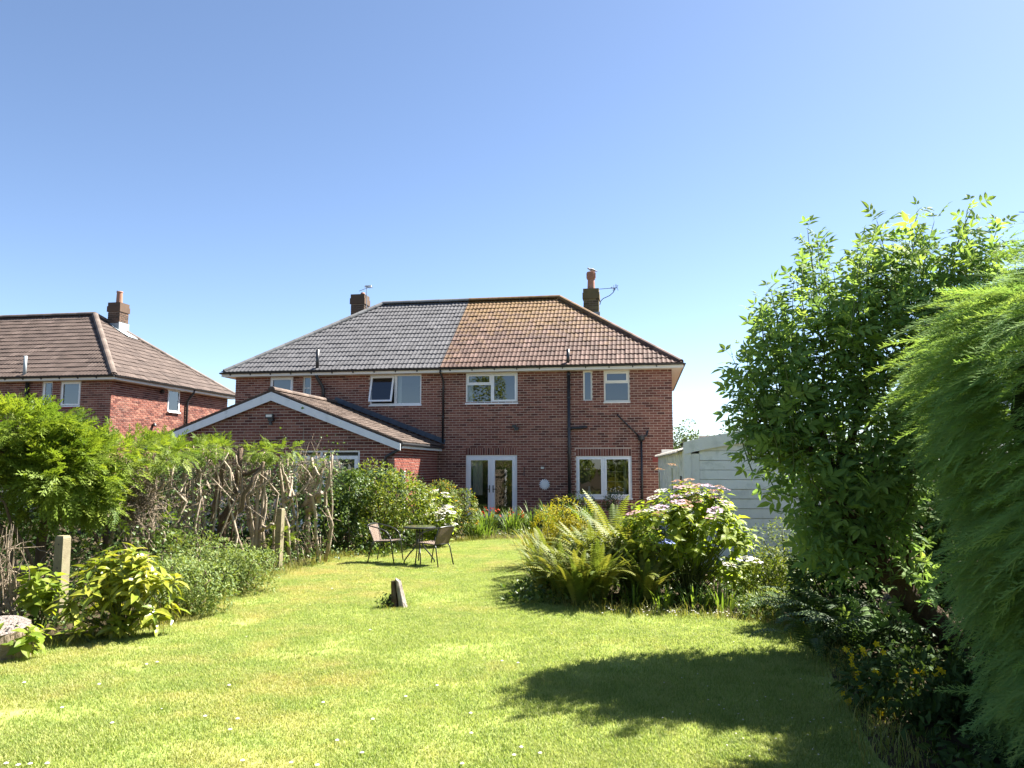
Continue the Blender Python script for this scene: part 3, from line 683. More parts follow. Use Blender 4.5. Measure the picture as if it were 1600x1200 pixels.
# ---- neighbouring house further along
h, W, sg, x0, x1, Wd, span = house('house', 'neighbouring brick house beyond the hedge with dull brown hipped roof', -36.0, -19.68, 'tile_drab', 'tile_drab', 0)
nar, bath = span(2.50, 2.95), span(1.28, 2.16)
holes = [(*nar, 4.14, 5.12), (*bath, 4.14, 5.12)]
wall = shell(h, W, x0, x1, -19.68, 1, holes, None, 0, None)
B = brick_list(Wd, 0, 5.13, holes); B = B[(B[:,0] > 10.8) & (B[:,2] > 1.2)]; lay(wall, W, B, M['brick'])
side = Wall((-19.68, YW_), (0,1), (1,0)); sw = (3.52, 4.34)
mb = MB(); B = brick_list(DEP, 0, 5.13, [(*sw, 4.2, 5.12)]); B = B[B[:,2] > 1.2]; lay(wall, side, B, M['brick'])
interior(h, x0, x1)
roof(h, x0, x1, -19.68, -36.0, 1, 'tile_drab', 'cap_drab', 'tile_under', 300, side_tiles=True)
window(h, W, *bath, 4.14, 5.12, [(bath[0]+.05, bath[1]-.05, 4.2, 5.07, .05)], sill_mat='sill_red')
window(h, W, *nar, 4.14, 5.12, [(nar[0]+.1, nar[1]-.1, 4.2, 5.07, 0)], bars=[(nar[0]+.05, nar[0]+.1, 4.19, 5.07)], sill_mat='sill_red')
mb = MB(); side.box(mb, *sw, -.02, .004, 4.2, 5.12); mb.build('window_backing', M['lead'], h)
s2 = Wall((-19.68+.07, YW_), (0,1), (1,0)); window(h, s2, *sw, 4.2, 5.12, [(sw[0]+.06, sw[1]-.06, 4.26, 5.06, .0)], sill_mat='upvc')
pipe('soil_pipe', h, [(-23.2, 25.9, 2), (-23.2, 25.9, 5.1)], .07); pipe('vent_pipe', h, [(-23.22, 25.75, 5.3), (-23.22, 25.75, 6.1)], .06, 'lead_pale')
pipe('downpipe', h, [(-19.32, 30.9, 5.22), (-19.34, 30.9, 5.1), (-19.58, 30.85, 4.75), (-19.6, 30.85, 4.6), (-19.6, 30.85, 2.5)], .05)
for y, z in ((28.6, 3.5), (29.05, 4.92)): MB().lathe([(.07,0),(.09,.05),(.05,.14),(.02,.15)], (-19.6, y, z), 10).build('wall_vent', M['black'], h)
ch = chimney(h, -23.45, -22.88, 30.5, 31.1, 7.4, 9.2, bpy.data.materials['chimney_brick_dark'])
MB().lathe([(.15,0),(.14,.05),(.125,.5),(.145,.52),(.13,.56),(.1,.56)], (-23.15, 30.8, 9.2), 14).build('chimney_pot', M['pot'], ch)
for a in (-.3, .1, .5): MB().tube([(-23.2, 30.8, 9.75), (-23.2-.12*math.cos(a), 30.8, 9.78+.1*math.sin(a))], .008, 5).build('bird_wire', M['metal_dark'], ch)
mb = MB(); mb.box((-23.5, 30.46, 7.85), (-22.84, 30.49, 8.25)); mb.box((-22.875, 30.45, 7.85), (-22.845, 31.15, 8.3)); mb.build('flashing', M['lead_pale'], ch)
mb = MB(); t36 = RISE/RUN; pz = lambda x: ZE + (-19.30-x)*t36 + .075
mb.add([(-23.2,30.30,pz(-23.2)),(-22.86,30.35,pz(-22.86)),(-22.45,30.6,pz(-22.45)),(-22.4,31.2,pz(-22.4)),(-22.86,31.3,pz(-22.86))], [(0,1,2,3,4)]); mb.build('flashing_apron', M['lead_pale'], ch)

# ---- brick extension behind the grey-roofed house
XP, XR_, XL = -10.73, -6.84, -14.62; YF = 21.15; ZP, ZR = 4.12, 2.58
ex = thing('house_extension', 'single storey brick extension with white bargeboards and pitched roof', 'extension', ((XR_+XL)/2, 23.5, 0))
W = Wall((XL, YF+.12), (1,0), (0,-1)); Wd = XR_-.12-XL; pk = XP-XL
slope = (ZP-ZR)/(XR_-XP)
ur = lambda z: (0, Wd) if z < ZR-.1 else (max(0, pk-(ZP-.12-z)/slope), min(Wd, pk+(ZP-.12-z)/slope))
wn_ = (4.55, 6.62)
mb = MB(); wall_mesh(mb, W, Wd, 0, ZR-.1, [(*wn_, .2, 2.36)])
mb.add([W.p(0,0,ZR-.1), W.p(Wd,0,ZR-.1), W.p(pk,0,ZP-.08)], [(0,1,2)])
XS = XR_-.12
mb.add([(XS,YF+.12,0),(XS,YW_,0),(XS,YW_,ZR-.02),(XS,YF+.12,ZR-.02)], [(0,1,2,3)]); mb.add([(XL,YF+.12,0),(XL,YW_,0),(XL,YW_,ZR-.05),(XL,YF+.12,ZR-.05)], [(0,1,2,3)])
wall = mb.build('wall', M['mortar'], ex)
B = brick_list(Wd, 0, ZP-.15, [(*wn_, .2, 2.36)], ur); B = B[B[:,2] > 1.0]
lay(wall, W, B, M['brick'], 300, lambda b: np.abs(b[:,0]-5.0) - b[:,2] + 99*((b[:,1]-b[:,0]) < .2))
sd = Wall((XS, YF+.12), (0,1), (1,0)); B = brick_list(YW_-YF-.14, 0, ZR-.12, []); lay(wall, sd, B[B[:,2] > .3], M['brick_red'])
window(ex, W, *wn_, .2, 2.36, [(wn_[0]+.06, wn_[0]+.85, .26, 2.2, .1), (wn_[0]+.91, wn_[1]-.06, .26, 2.2, .1)], bars=[(wn_[0]+.85, wn_[0]+.91, .26, 2.3)], fw=.06, name='garden_doors')
mb = MB(); mb.box((XL+.3,YF+.5,.0),(XS-.2,YW_-.2,2.5)); mb.build('room', M['interior'], ex)
rl = math.hypot(XR_+.12-XP, ZP-ZR); vx, vz = (XP-XR_-.12)/rl, (ZP-ZR)/rl
mb = MB(); zt = .0
mb.add([(XR_+.12,YF,ZR),(XR_+.12,YW_-.015,ZR),(XP,YW_-.015,ZP),(XP,YF,ZP)], [(0,1,2,3)])
mb.add([(XL-.24,YF,ZR-.03),(XL-.24,YW_-.015,ZR-.03),(XP,YW_-.015,ZP),(XP,YF,ZP)], [(0,1,2,3)])
for s, xe in ((1, XR_+.12), (-1, XL-.24)):   # verge: dark undercloak and mortar bed at the gable edge
    mb.add([(xe,YF,ZR-.03),(XP,YF,ZP-.03),(XP,YF,ZP+.045),(xe,YF,ZR+.045)], [(0,1,2,3)])
rf = mb.build('roof', M['tile_ext'], ex)
tiling(rf, (XR_+.12, YF-.02, ZR), (0,1,0), (vx,0,vz), rl, lambda v: 0, lambda v: YW_-YF-.01, FLAT, .26, .235, M['tile_ext'], 300, score=lambda a, v: a)
mb = MB()
for xe in (XL-.24,):
    d = np.array((XP-xe, 0, ZP-ZR)); 
    n_ = 16
    for k in range(n_):
        a = np.array((xe, YF, ZR)) + d*k/n_; b = np.array((xe, YF, ZR)) + d*(k+1.15)/n_
        mb.bar(a+(0,.15,.035), b+(0,.15,.012), .34, .022, rng.uniform(0,1))
mb.build('verge_tile', M['tile_ext'], rf)
caps(rf, (XP, YF-.02, ZP+.03), (XP, YW_-.02, ZP+.03), .11, .42, M['tile_ext'])
for xe, nm in ((XR_+.10, 1), (XL-.22, -1)):
    d = np.array((XP-xe, 0, ZP-ZR)); l_ = np.linalg.norm(d); up = np.array((-d[2]*np.sign(d[0]), 0, abs(d[0])))/l_
    a = np.array((xe, YF-.035, ZR)); b = np.array((XP+nm*.003, YF-.035, ZP)); mb = MB(); hh = .26
    P = [a-(0,0,.045), b-(0,0,.045), b-(0,0,hh+.04), a-(0,0,hh-.02)]
    mb.add(P + [q+(0,.03,0) for q in P], [(0,1,2,3),(4,7,6,5),(0,4,5,1),(1,5,6,2),(2,6,7,3),(3,7,4,0)]); mb.build('bargeboard', M['paint'], ex)
MB().box((XR_+.02, YF, ZR-.17), (XR_+.05, YW_-.01, ZR-.015)).build('fascia', M['paint'], ex)
MB().box((XS, YF+.01, ZR-.17), (XR_+.02, YW_-.02, ZR-.15)).build('soffit', M['paint'], ex)
MB().tube([(XR_+.10, YF+.05, ZR-.05), (XR_+.10, YW_-.02, ZR-.05)], .05, 8).build('gutter', M['black'], ex)
pipe('downpipe', ex, [(XR_+.08, YF+.15, ZR-.08), (XR_+.05, YF+.1, ZR-.2), (XS-.22, YF+.02, ZR-.42), (XS-.25, YF+.05, ZR-.6), (XS-.25, YF+.05, .2)], .045)
fl = MB(); a = np.array((XR_+.16, YW_-.06, ZR+.08)); b = np.array((XP-.0, YW_-.06, ZP+.08)); n_ = 12
for k in range(n_):
    p = a+(b-a)*k/n_; q = a+(b-a)*(k+1.05)/n_; fl.bar(p+(0,.03,.07+.006*(k%2)), q+(0,.03,.07+.006*(k%2)), .03, .16); fl.bar(p+(0,-.06,0), q+(0,-.06,0), .16, .02)
fl.build('flashing', M['lead'], ex)
mb = MB(); mb.box((-10.82, YF-.02, 3.22), (-10.66, YF+.1, 3.32)); mb.box((-10.86, YF-.1, 3.3), (-10.62, YF-.02, 3.42)); mb.box((-10.76, YF-.06, 3.1), (-10.68, YF+.02, 3.2)); mb.build('floodlight', M['black'], ex)
MB().box((-10.83, YF-.115, 3.33), (-10.65, YF-.102, 3.4)).build('floodlight_glass', M['upvc_cream'], ex)

# ---------------------------------------------------------------- sectional garage
M['garage'] = surf('garage_render', [(.72,.68,.61), (.81,.77,.70), (.86,.83,.77)], .75, 4, .35, .25, 35, .2, dirt=((.42,.42,.35), 2.6, .52, .85))
M['board'] = surf('garage_board', [(.75,.71,.64), (.83,.79,.72), (.87,.84,.78)], .65, 6, .45, .2, 30, .25, dirt=((.45,.45,.38), 4, .54, .85))
M['corr'] = surf('corrugated', [(.36,.33,.29), (.48,.45,.40)], .9, 6, .2, .4, 40, .15, dirt=((.16,.13,.1), 6, .5, .75))
G0 = np.array((.84, 15.5, 0)); sdir = np.array((.54-.84, 24.0-15.5, 0)); SLg = np.linalg.norm(sdir); sdir /= SLg; fdir = np.array((sdir[1], -sdir[0], 0))
ga = thing('garage', 'long white sectional garage with horizontal boards beside the house', 'garage', tuple(G0))
gp = lambda u, s, z: G0 + fdir*u + sdir*s + np.array((0,0,z))
def gbox(mb, u0, u1, s0, s1, z0, z1, tint=.5):
    v = [gp(u,s,z) for z in (z0,z1) for u, s in ((u0,s0),(u1,s0),(u1,s1),(u0,s1))]
    return mb.add(v, [(0,3,2,1),(4,5,6,7),(0,1,5,4),(1,2,6,5),(2,3,7,6),(3,0,4,7)], tint)
GW = 3.2
for a, b in ((0, .14), (GW-.14, GW)): gbox(MB(), a, b, 0, .14, 0, 2.3).build('corner_post', M['garage'], ga)
gbox(MB(), .145, .30, .03, .12, 0, 2.14).build('jamb', M['garage'], ga)
mb = MB(); n_ = 14
for k in range(n_):
    ua, ub = k*GW/n_, (k+1)*GW/n_; zt = lambda u: 2.36 + .30*(1-abs(u-GW/2)/(GW/2))**.8
    zl = lambda u: zt(u) - .24
    v = [gp(ua,-.02,zl(ua)),gp(ub,-.02,zl(ub)),gp(ub,-.02,zt(ub)),gp(ua,-.02,zt(ua)),gp(ua,.11,zl(ua)),gp(ub,.11,zl(ub)),gp(ub,.11,zt(ub)),gp(ua,.11,zt(ua))]
    mb.add(v, [(0,1,2,3),(4,7,6,5),(3,2,6,7),(0,4,5,1)])
mb.build('gable_beam', M['garage'], ga)
MB().lathe([(.03,-.01),(.03,.02),(.005,.022)], (0,0,0), 8).build('bolt', M['black'], ga, at=tuple(gp(.2,-.03,2.26))).rotation_euler.x = R(90)
z = 2.38; k = 0
while z > .05:
    zz = z-.186; t = rng.uniform(0,1); tl = rng.normal(0,.003)
    v = [gp(.305,.05+tl,zz+.005),gp(GW-.3,.05+tl,zz+.005),gp(GW-.3,.056,z-.006),gp(.305,.056,z-.006),gp(.305,.09,zz),gp(GW-.3,.09,zz),gp(GW-.3,.09,z),gp(.305,.09,z)]
    MB().add(v, [(0,1,2,3),(4,7,6,5),(0,4,5,1),(3,2,6,7),(1,5,6,2),(0,3,7,4)], t).build('board', M['board'], ga); z = zz
gbox(MB(), .305, GW-.3, .088, .10, 0, 2.5).build('lining', M['corr'], ga)
npan = 12
for k in range(npan):
    s0 = .16 + k*(SLg-.2)/npan; s1 = s0 + (SLg-.2)/npan - .02
    mb = MB(); gbox(mb, .03, .08, s0, s1, 0, 2.2, rng.uniform(0,1)); gbox(mb, -.01, .03, s0, s0+.08, 0, 2.2, .6); gbox(mb, -.01, .03, s1-.08, s1, 0, 2.2, .6); mb.build('wall_panel', M['garage'], ga)
gbox(MB(), GW-.08, GW-.03, .1, SLg, 0, 2.2).build('far_wall', M['garage'], ga); gbox(MB(), .1, GW-.1, SLg-.1, SLg, 0, 2.4).build('end_wall', M['garage'], ga)
mb = MB()
for k in range(7): gbox(mb, -.022, -.012, .3+k*.0, .62, 1.25+k*.07, 1.265+k*.07)
for k in range(5): gbox(mb, -.03, -.022, .3+k*.075, .315+k*.075, 1.22, 1.7)
mb.build('grille', M['metal_dark'], ga)
ns = 190; V = []; F = []
for j, (u, zz) in enumerate(((-.10, 2.20), (GW/2, 2.66), (GW+.1, 2.24))):
    for i in range(ns): s = .12 + i*(SLg)/(ns-1); V.append(gp(u, s, zz + .028*math.sin(i*np.pi/4)))
F = [(j*ns+i, j*ns+i+1, (j+1)*ns+i+1, (j+1)*ns+i) for j in range(2) for i in range(ns-1)]
mb = MB().add(V, F).add([np.array(v)+(0,0,-.012) for v in V], F)
n0 = 0
mb.add([V[i] for i in range(ns)] + [np.array(V[i])+(0,0,-.03) for i in range(ns)], [(i, i+1, ns+i+1, ns+i) for i in range(ns-1)])
mb.build('corrugated_roof', M['corr'], ga)
# ---------------------------------------------------------------- plant materials
M['elder'] = leafmat('elder_leaf', [(.12,.21,.085), (.17,.28,.095), (.22,.32,.095), (.27,.36,.09)], .52, .6, .09, 1.15)
M['conifer'] = leafmat('conifer_spray', [(.15,.27,.10), (.20,.33,.11), (.24,.35,.11), (.29,.37,.10)], .35, .85, .08)
M['cypress'] = leafmat('cypress_spray', [(.06,.12,.024), (.13,.20,.028), (.20,.27,.035), (.27,.31,.045)], .4, .55, .25)
M['fern'] = leafmat('fern_frond', [(.075,.115,.025), (.125,.165,.032), (.19,.205,.04), (.29,.25,.065)], .35, .55, .25)
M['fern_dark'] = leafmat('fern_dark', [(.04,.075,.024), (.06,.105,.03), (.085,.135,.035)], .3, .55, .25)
M['hydrangea'] = leafmat('hydrangea_leaf', [(.09,.16,.024), (.16,.24,.028), (.24,.30,.035), (.31,.33,.04)], .5, .5, .25)
M['aucuba'] = leafmat('aucuba_leaf', [(.07,.125,.02), (.18,.24,.03), (.29,.31,.035), (.38,.34,.07)], .3, .28, .5)
M['ivy'] = leafmat('ivy_leaf', [(.030,.060,.015), (.055,.10,.02), (.10,.15,.026), (.17,.21,.04)], .3, .45, .35)
M['lowshrub'] = leafmat('low_shrub_leaf', [(.085,.135,.045), (.13,.19,.055), (.19,.24,.06), (.28,.30,.085)], .32, .55, .25)
M['shrub'] = leafmat('shrub_leaf', [(.055,.10,.018), (.11,.165,.022), (.19,.22,.03), (.27,.27,.05)], .38, .5, .3)
M['inula'] = leafmat('orange_shrub_leaf', [(.045,.085,.022), (.085,.135,.028), (.15,.18,.035), (.22,.20,.04)], .35, .55, .25)
M['gold'] = leafmat('golden_leaf', [(.16,.17,.015), (.30,.27,.016), (.42,.36,.02)], .35, .6, .2)
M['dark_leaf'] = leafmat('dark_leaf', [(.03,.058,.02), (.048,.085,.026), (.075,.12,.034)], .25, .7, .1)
M['blade_leaf'] = leafmat('strap_leaf', [(.06,.115,.022), (.11,.18,.03), (.20,.26,.05)], .4, .5, .3)
M['straw'] = leafmat('straw_blade', [(.10,.15,.025), (.20,.21,.05), (.36,.31,.12)], .3, .6, .2)
M['far_leaf'] = leafmat('far_leaf', [(.05,.09,.03), (.08,.125,.04), (.12,.165,.05)], .35, .6, .2)
M['petal_yellow'] = leafmat('petal_yellow', [(.55,.42,.01), (.7,.55,.02)], .3, .6, .2, 1.1)
M['petal_orange'] = leafmat('petal_orange', [(.45,.22,.01), (.6,.38,.03)], .3, .6, .2, 1.1)
M['petal_red'] = leafmat('petal_red', [(.45,.03,.01), (.6,.10,.03)], .3, .6, .2, 1.0)
M['petal_white'] = leafmat('petal_white', [(.62,.58,.58), (.78,.76,.74)], .25, .6, .2, 1.0)
M['petal_mauve'] = leafmat('petal_mauve', [(.50,.33,.48), (.62,.46,.58)], .25, .6, .2, 1.0)
M['petal_pink'] = leafmat('petal_pink', [(.55,.28,.36), (.66,.45,.50)], .25, .6, .2, 1.0)
M['petal_faded'] = leafmat('petal_faded', [(.38,.20,.13), (.52,.33,.22)], .25, .6, .2, 1.0)
M['petal_blue'] = leafmat('petal_blue', [(.16,.22,.60), (.30,.36,.70)], .25, .6, .2, 1.0)
def bark_mat(name, cols, zs=.25):
    m, nt, out, N, L = newmat(name); p = N('ShaderNodeBsdfPrincipled'); L(p.outputs[0], out.inputs[0]); p.inputs['Roughness'].default_value = .9; p.inputs['Specular IOR Level'].default_value = .15
    mp = N('ShaderNodeMapping'); mp.inputs['Scale'].default_value = (1, 1, zs); L(world_pos(N), mp.inputs[0])
    n1 = noise(N, L, 28, 6, mp.outputs[0], .65); at = N('ShaderNodeAttribute', attribute_name='tint')
    mx = N('ShaderNodeMix'); mx.inputs[0].default_value = .4; L(n1.outputs[0], mx.inputs[2]); L(at.outputs['Fac'], mx.inputs[3])
    k = len(cols); r = ramp(N, [((i/(k-1))*.6+.2, c) for i, c in enumerate(cols)]); L(mx.outputs[0], r.inputs[0]); L(r.outputs[0], p.inputs['Base Color'])
    b = N('ShaderNodeBump'); b.inputs['Strength'].default_value = 1.0; b.inputs['Distance'].default_value = .05; L(n1.outputs[0], b.inputs['Height']); L(b.outputs[0], p.inputs['Normal'])
    return m
M['bark'] = bark_mat('bark', [(.055,.038,.026), (.12,.085,.058), (.20,.15,.105)])
M['bark_pale'] = bark_mat('bark_pale', [(.15,.115,.08), (.31,.245,.18), (.50,.42,.32)])
M['bark_red'] = bark_mat('bark_red', [(.03,.018,.011), (.085,.055,.037), (.17,.12,.085)])
M['twig'] = bark_mat('twig', [(.14,.105,.075), (.27,.21,.15), (.42,.35,.27)])
M['weathered'] = bark_mat('weathered', [(.03,.018,.014), (.11,.07,.05), (.24,.20,.175), (.38,.34,.31)], .15)
M['stem'] = surf('green_stem', [(.06,.085,.025), (.12,.14,.045)], .7, 6)

# ---------------------------------------------------------------- leaf templates (x across, y along, z up)
def leaf8(l=1, w=.5, fold=.12, curl=.12):
    V = np.array([(0,0,0), (-w*.46,.3*l,fold*w), (0,.32*l,-.0), (w*.46,.3*l,fold*w), (-w*.40,.62*l,fold*w-curl*.25*l), (0,.66*l,-curl*.35*l), (w*.40,.62*l,fold*w-curl*.25*l), (0,l,-curl*l)], float)
    return V, [(0,2,1),(0,3,2),(1,2,5,4),(2,3,6,5),(4,5,7),(5,6,7)]
def leaf4(l=1, w=.5, fold=.12, curl=.12):
    V = np.array([(0,0,0), (-w*.5,.45*l,fold*w), (0,.48*l,0), (w*.5,.45*l,fold*w), (0,l,-curl*l)], float)
    return V, [(0,2,1),(0,3,2),(1,2,4),(2,3,4)]
def leaf2(l=1, w=.5, curl=.1):
    return np.array([(0,0,0), (-w*.5,.5*l,.05), (w*.5,.5*l,.05), (0,l,-curl*l)], float), [(0,2,1),(1,2,3)]
def compound(n=5):
    V = []; F = []; b = 0
    def put(p, ang, l, dz):
        nonlocal b
        v, f = leaf8(l, l*.42, .10, .22); c, s = math.cos(ang), math.sin(ang)
        v = np.stack([v[:,0]*c + v[:,1]*s, -v[:,0]*s + v[:,1]*c, v[:,2]+dz], 1) + np.array(p)
        V.append(v); F.extend([tuple(i+b for i in q) for q in f]); b += len(v)
    put((0,.55,-.03), 0, .5, 0)
    for y, l in ((.5,.42),(.28,.40))[: (n-1)//2]:
        for sgn in (-1, 1): put((0,y,-.01), sgn*R(62), l, 0)
    V.append(np.array([(-.006,0,0),(.006,0,0),(.004,.58,-.02),(-.004,.58,-.02)])); F.append((b,b+1,b+2,b+3))
    return np.concatenate(V), F
def spray(nb=16, ang=34, blen=.34, sub=3, width=.022, droop=.25, seed=0):
    r = np.random.default_rng(seed); V = []; F = []
    def ctr(t): return np.array((0, t, -droop*t*t))
    def sliver(p, q, w):
        d = q-p; s = np.cross(d, (0,0,1)); s = s/(np.linalg.norm(s)+1e-9)*w/2; b = len(V); m_ = p+(q-p)*.45
        V.extend([p, m_-s, q, m_+s]); F.append((b,b+1,b+2,b+3))
    pts = [ctr(t) for t in np.linspace(0, 1, 4)]
    for a, b_ in zip(pts, pts[1:]): sliver(a, b_+(b_-a)*.1, width*.9)
    for i in range(nb):
        t = .08 + .88*i/nb; sg_ = -1 if i % 2 else 1; a = R(ang + r.normal(0, 7)); L_ = blen*(1-.62*t)*r.uniform(.75, 1.2)
        p = ctr(t); d = np.array((sg_*math.sin(a), math.cos(a), r.normal(-.1, .15))); q = p + d*L_
        sliver(p, q, width)
        for k in range(sub):
            f = .25 + .65*k/max(1, sub); s2 = -1 if k % 2 else 1; a2 = a*sg_ + s2*R(30); pp = p+(q-p)*f
            sliver(pp, pp + np.array((math.sin(a2), math.cos(a2), r.normal(-.1,.2)))*L_*.5*(1.15-f), width*.85)
    return np.array(V, float), F
def frond(n=24, w=.17, seed=0, a0=72, a1=-18):
    r = np.random.default_rng(seed); V = []; F = []; ts = np.linspace(0, 1, 30); y = z = 0; C_ = [(0,0)]
    for t in ts[1:]: a = R(a0 + (a1-a0)*t**1.25); y += math.cos(a)/29; z += math.sin(a)/29; C_.append((y, z))
    C_ = np.array(C_); at = lambda t: np.array((0, np.interp(t, ts, C_[:,0]), np.interp(t, ts, C_[:,1])))
    for i in range(8):
        p, q = at(i/8), at((i+1)/8); b = len(V); V.extend([p+(-.006,0,0), p+(.006,0,0), q+(.004,0,0), q+(-.004,0,0)]); F.append((b,b+1,b+2,b+3))
    for i in range(n):
        t = .14 + .85*i/n; p = at(t); tan = at(min(1,t+.03))-at(t-.03); tan /= np.linalg.norm(tan)
        L_ = w*(math.sin(np.pi*min(1, (t*.86+.12)))**.75)*r.uniform(.88, 1.1); wd = .85/n*.66
        for s in (-1, 1):
            d = np.array((s, 0, 0))*.95 + tan*.32 + np.array((0,0,-.22)); d /= np.linalg.norm(d); b = len(V)
            m_ = p + d*L_*.45; V.extend([p-tan*wd*.35, m_-tan*wd*.5, p+d*L_, m_+tan*wd*.5, p+tan*wd*.35]); F.append((b,b+1,b+2,b+3,b+4))
    return np.array(V, float), F
def frames(d, n, s):
    Y_ = nrm(d); X_ = nrm(np.cross(Y_, n)); Z_ = np.cross(X_, Y_)
    return np.stack([X_, Y_, Z_], -1)*np.asarray(s)[..., None, None]
CAM = np.array((0, 0, 1.9))
def along(px, py, dist):
    """the point seen at that picture position, dist metres off over the ground"""
    a = (px-800)/1200; b = -(py-600)/1200; f = math.cos(R(6.09))-b*math.sin(R(6.09)); u_ = math.sin(R(6.09))+b*math.cos(R(6.09)); c, s = math.cos(R(9.45)), math.sin(R(9.45))
    d = np.array((a*c-f*s, a*s+f*c, u_)); return CAM + d*dist/math.hypot(d[0], d[1])
def blob_points(c, r, n, k=9, rad=.5, fill=.15, g=None):
    """points with outward normals on a lumpy mass: k lobes inside the ellipsoid c, r"""
    g = g or rng; c = np.array(c, float); r = np.array(r, float)
    d = nrm(g.normal(size=(k, 3))); cen = d*(g.uniform(.35, .72, (k, 1))); R_ = g.uniform(rad*.7, rad*1.2, k)
    i = g.integers(0, k, n*3); dd = nrm(g.normal(size=(n*3, 3))); rr = R_[i]*np.where(g.uniform(size=n*3) < fill, g.uniform(.3, 1, n*3), g.uniform(.85, 1.05, n*3))
    P = cen[i] + dd*rr[:, None]
    deep = np.zeros(n*3, int)
    for q in range(k): deep += (np.linalg.norm(P-cen[q], axis=1) < R_[q]*.72)
    keep = np.where(deep <= (g.uniform(size=n*3) < .25).astype(int))[0][:n]
    P = P[keep]; nn = nrm(dd[keep]*.7 + nrm(P)*.5)
    return c + P*r, nn, c + cen*r
def put_leaves(parent, name, P, nn, tpl, size, mat, nparts=0, piece='leaf', droop=.25, up=.7, rnd=.6, zmin=.02, smooth=False, tvar=.25, tmean=.5, g=None):
    g = g or rng; ok = P[:, 2] > zmin; P = P[ok]; nn = nn[ok]; N_ = len(P)
    if N_ == 0: return
    d = nn*.8 + g.normal(size=(N_, 3))*rnd + np.array((0, 0, -droop)); n2 = nn*.8 + np.array((0, 0, up*.75)) + g.normal(size=(N_, 3))*.35
    A = frames(d, n2, size*g.uniform(.65, 1.25, N_)); tint = np.clip(g.normal(tmean, tvar, N_), 0, 1)
    idx = np.zeros(N_, bool)
    if nparts:
        sc_ = np.linalg.norm(P-CAM, axis=1) - 1.2*np.sum(nn*nrm(CAM-P), axis=1); order = np.argsort(sc_)[:nparts]; idx[order] = True
        ms = [MB().add(*tpl, t).mesh(piece, mat) for t in (.1, .35, .55, .75, .95)]
        for i in order: link_m(piece, ms[min(4, int(tint[i]*5))], parent, A[i], P[i])
    r = ~idx
    if r.any(): MB().inst(tpl[0], tpl[1], A[r], P[r], tint[r]).build(name, mat, parent, kind='stuff')
def stems(parent, base, tips, r0, r1, mat, name='stem', one=True, bend=.15, n=5):
    mb = MB()
    for t in tips:
        a = np.array(base, float) + np.append(rng.normal(0, .06, 2), 0); t = np.array(t, float); m_ = a+(t-a)*.5 + rng.normal(0, bend, 3)*np.linalg.norm(t-a)*.5
        s = np.linspace(0, 1, 6)[:, None]; P = a*(1-s)**2 + 2*m_*s*(1-s) + t*s*s
        mb.tube(P, np.linspace(r0, r1, 6), n, rng.uniform(0, 1))
    return mb.build(name, M[mat], parent, smooth=True)
def bush(name, label, cat, c, r, n, tpl, size, mat, nparts=0, k=9, rad=.5, stem='bark', group=None, g=None, fill=.15, **kw):
    t = thing(name, label, cat, (c[0], c[1], 0), group)
    P, nn, cen = blob_points(c, r, n, k, rad, fill, g)
    put_leaves(t, 'foliage', P, nn, tpl, size, M[mat], nparts, g=g, **kw)
    stems(t, (c[0], c[1], 0), cen, .018, .006, stem)
    return t, cen
def blades(parent, c, n, h, spread, w, mat, name='leaf_blades', kind=None, arch=.6, parts=0):
    mb = MB(); objs = []
    for i in range(n):
        a = rng.uniform(0, 2*np.pi); r_ = spread*math.sqrt(rng.uniform()); b = np.array((c[0]+r_*math.cos(a)*.5, c[1]+r_*math.sin(a)*.5, 0)); hh = h*rng.uniform(.6, 1.15)
        d = np.array((math.cos(a), math.sin(a), 0)); s = np.array((-math.sin(a), math.cos(a), 0)); ar = arch*rng.uniform(.3, 1.2); V = []
        for t, ww in ((0,.7),(.3,1),(.6,.9),(.85,.55),(1,.05)):
            p = b + d*(hh*ar*t**2) + np.array((0,0,hh*(t - .45*ar*t**3))); V += [p-s*w*ww/2, p+s*w*ww/2]
        m1 = MB() if i < parts else mb
        m1.add(V, [(2*k,2*k+1,2*k+3,2*k+2) for k in range(4)], rng.uniform(0, 1))
        if i < parts: m1.build('leaf', M[mat], parent)
    if mb.n: return mb.build(name, M[mat], parent, kind=kind)

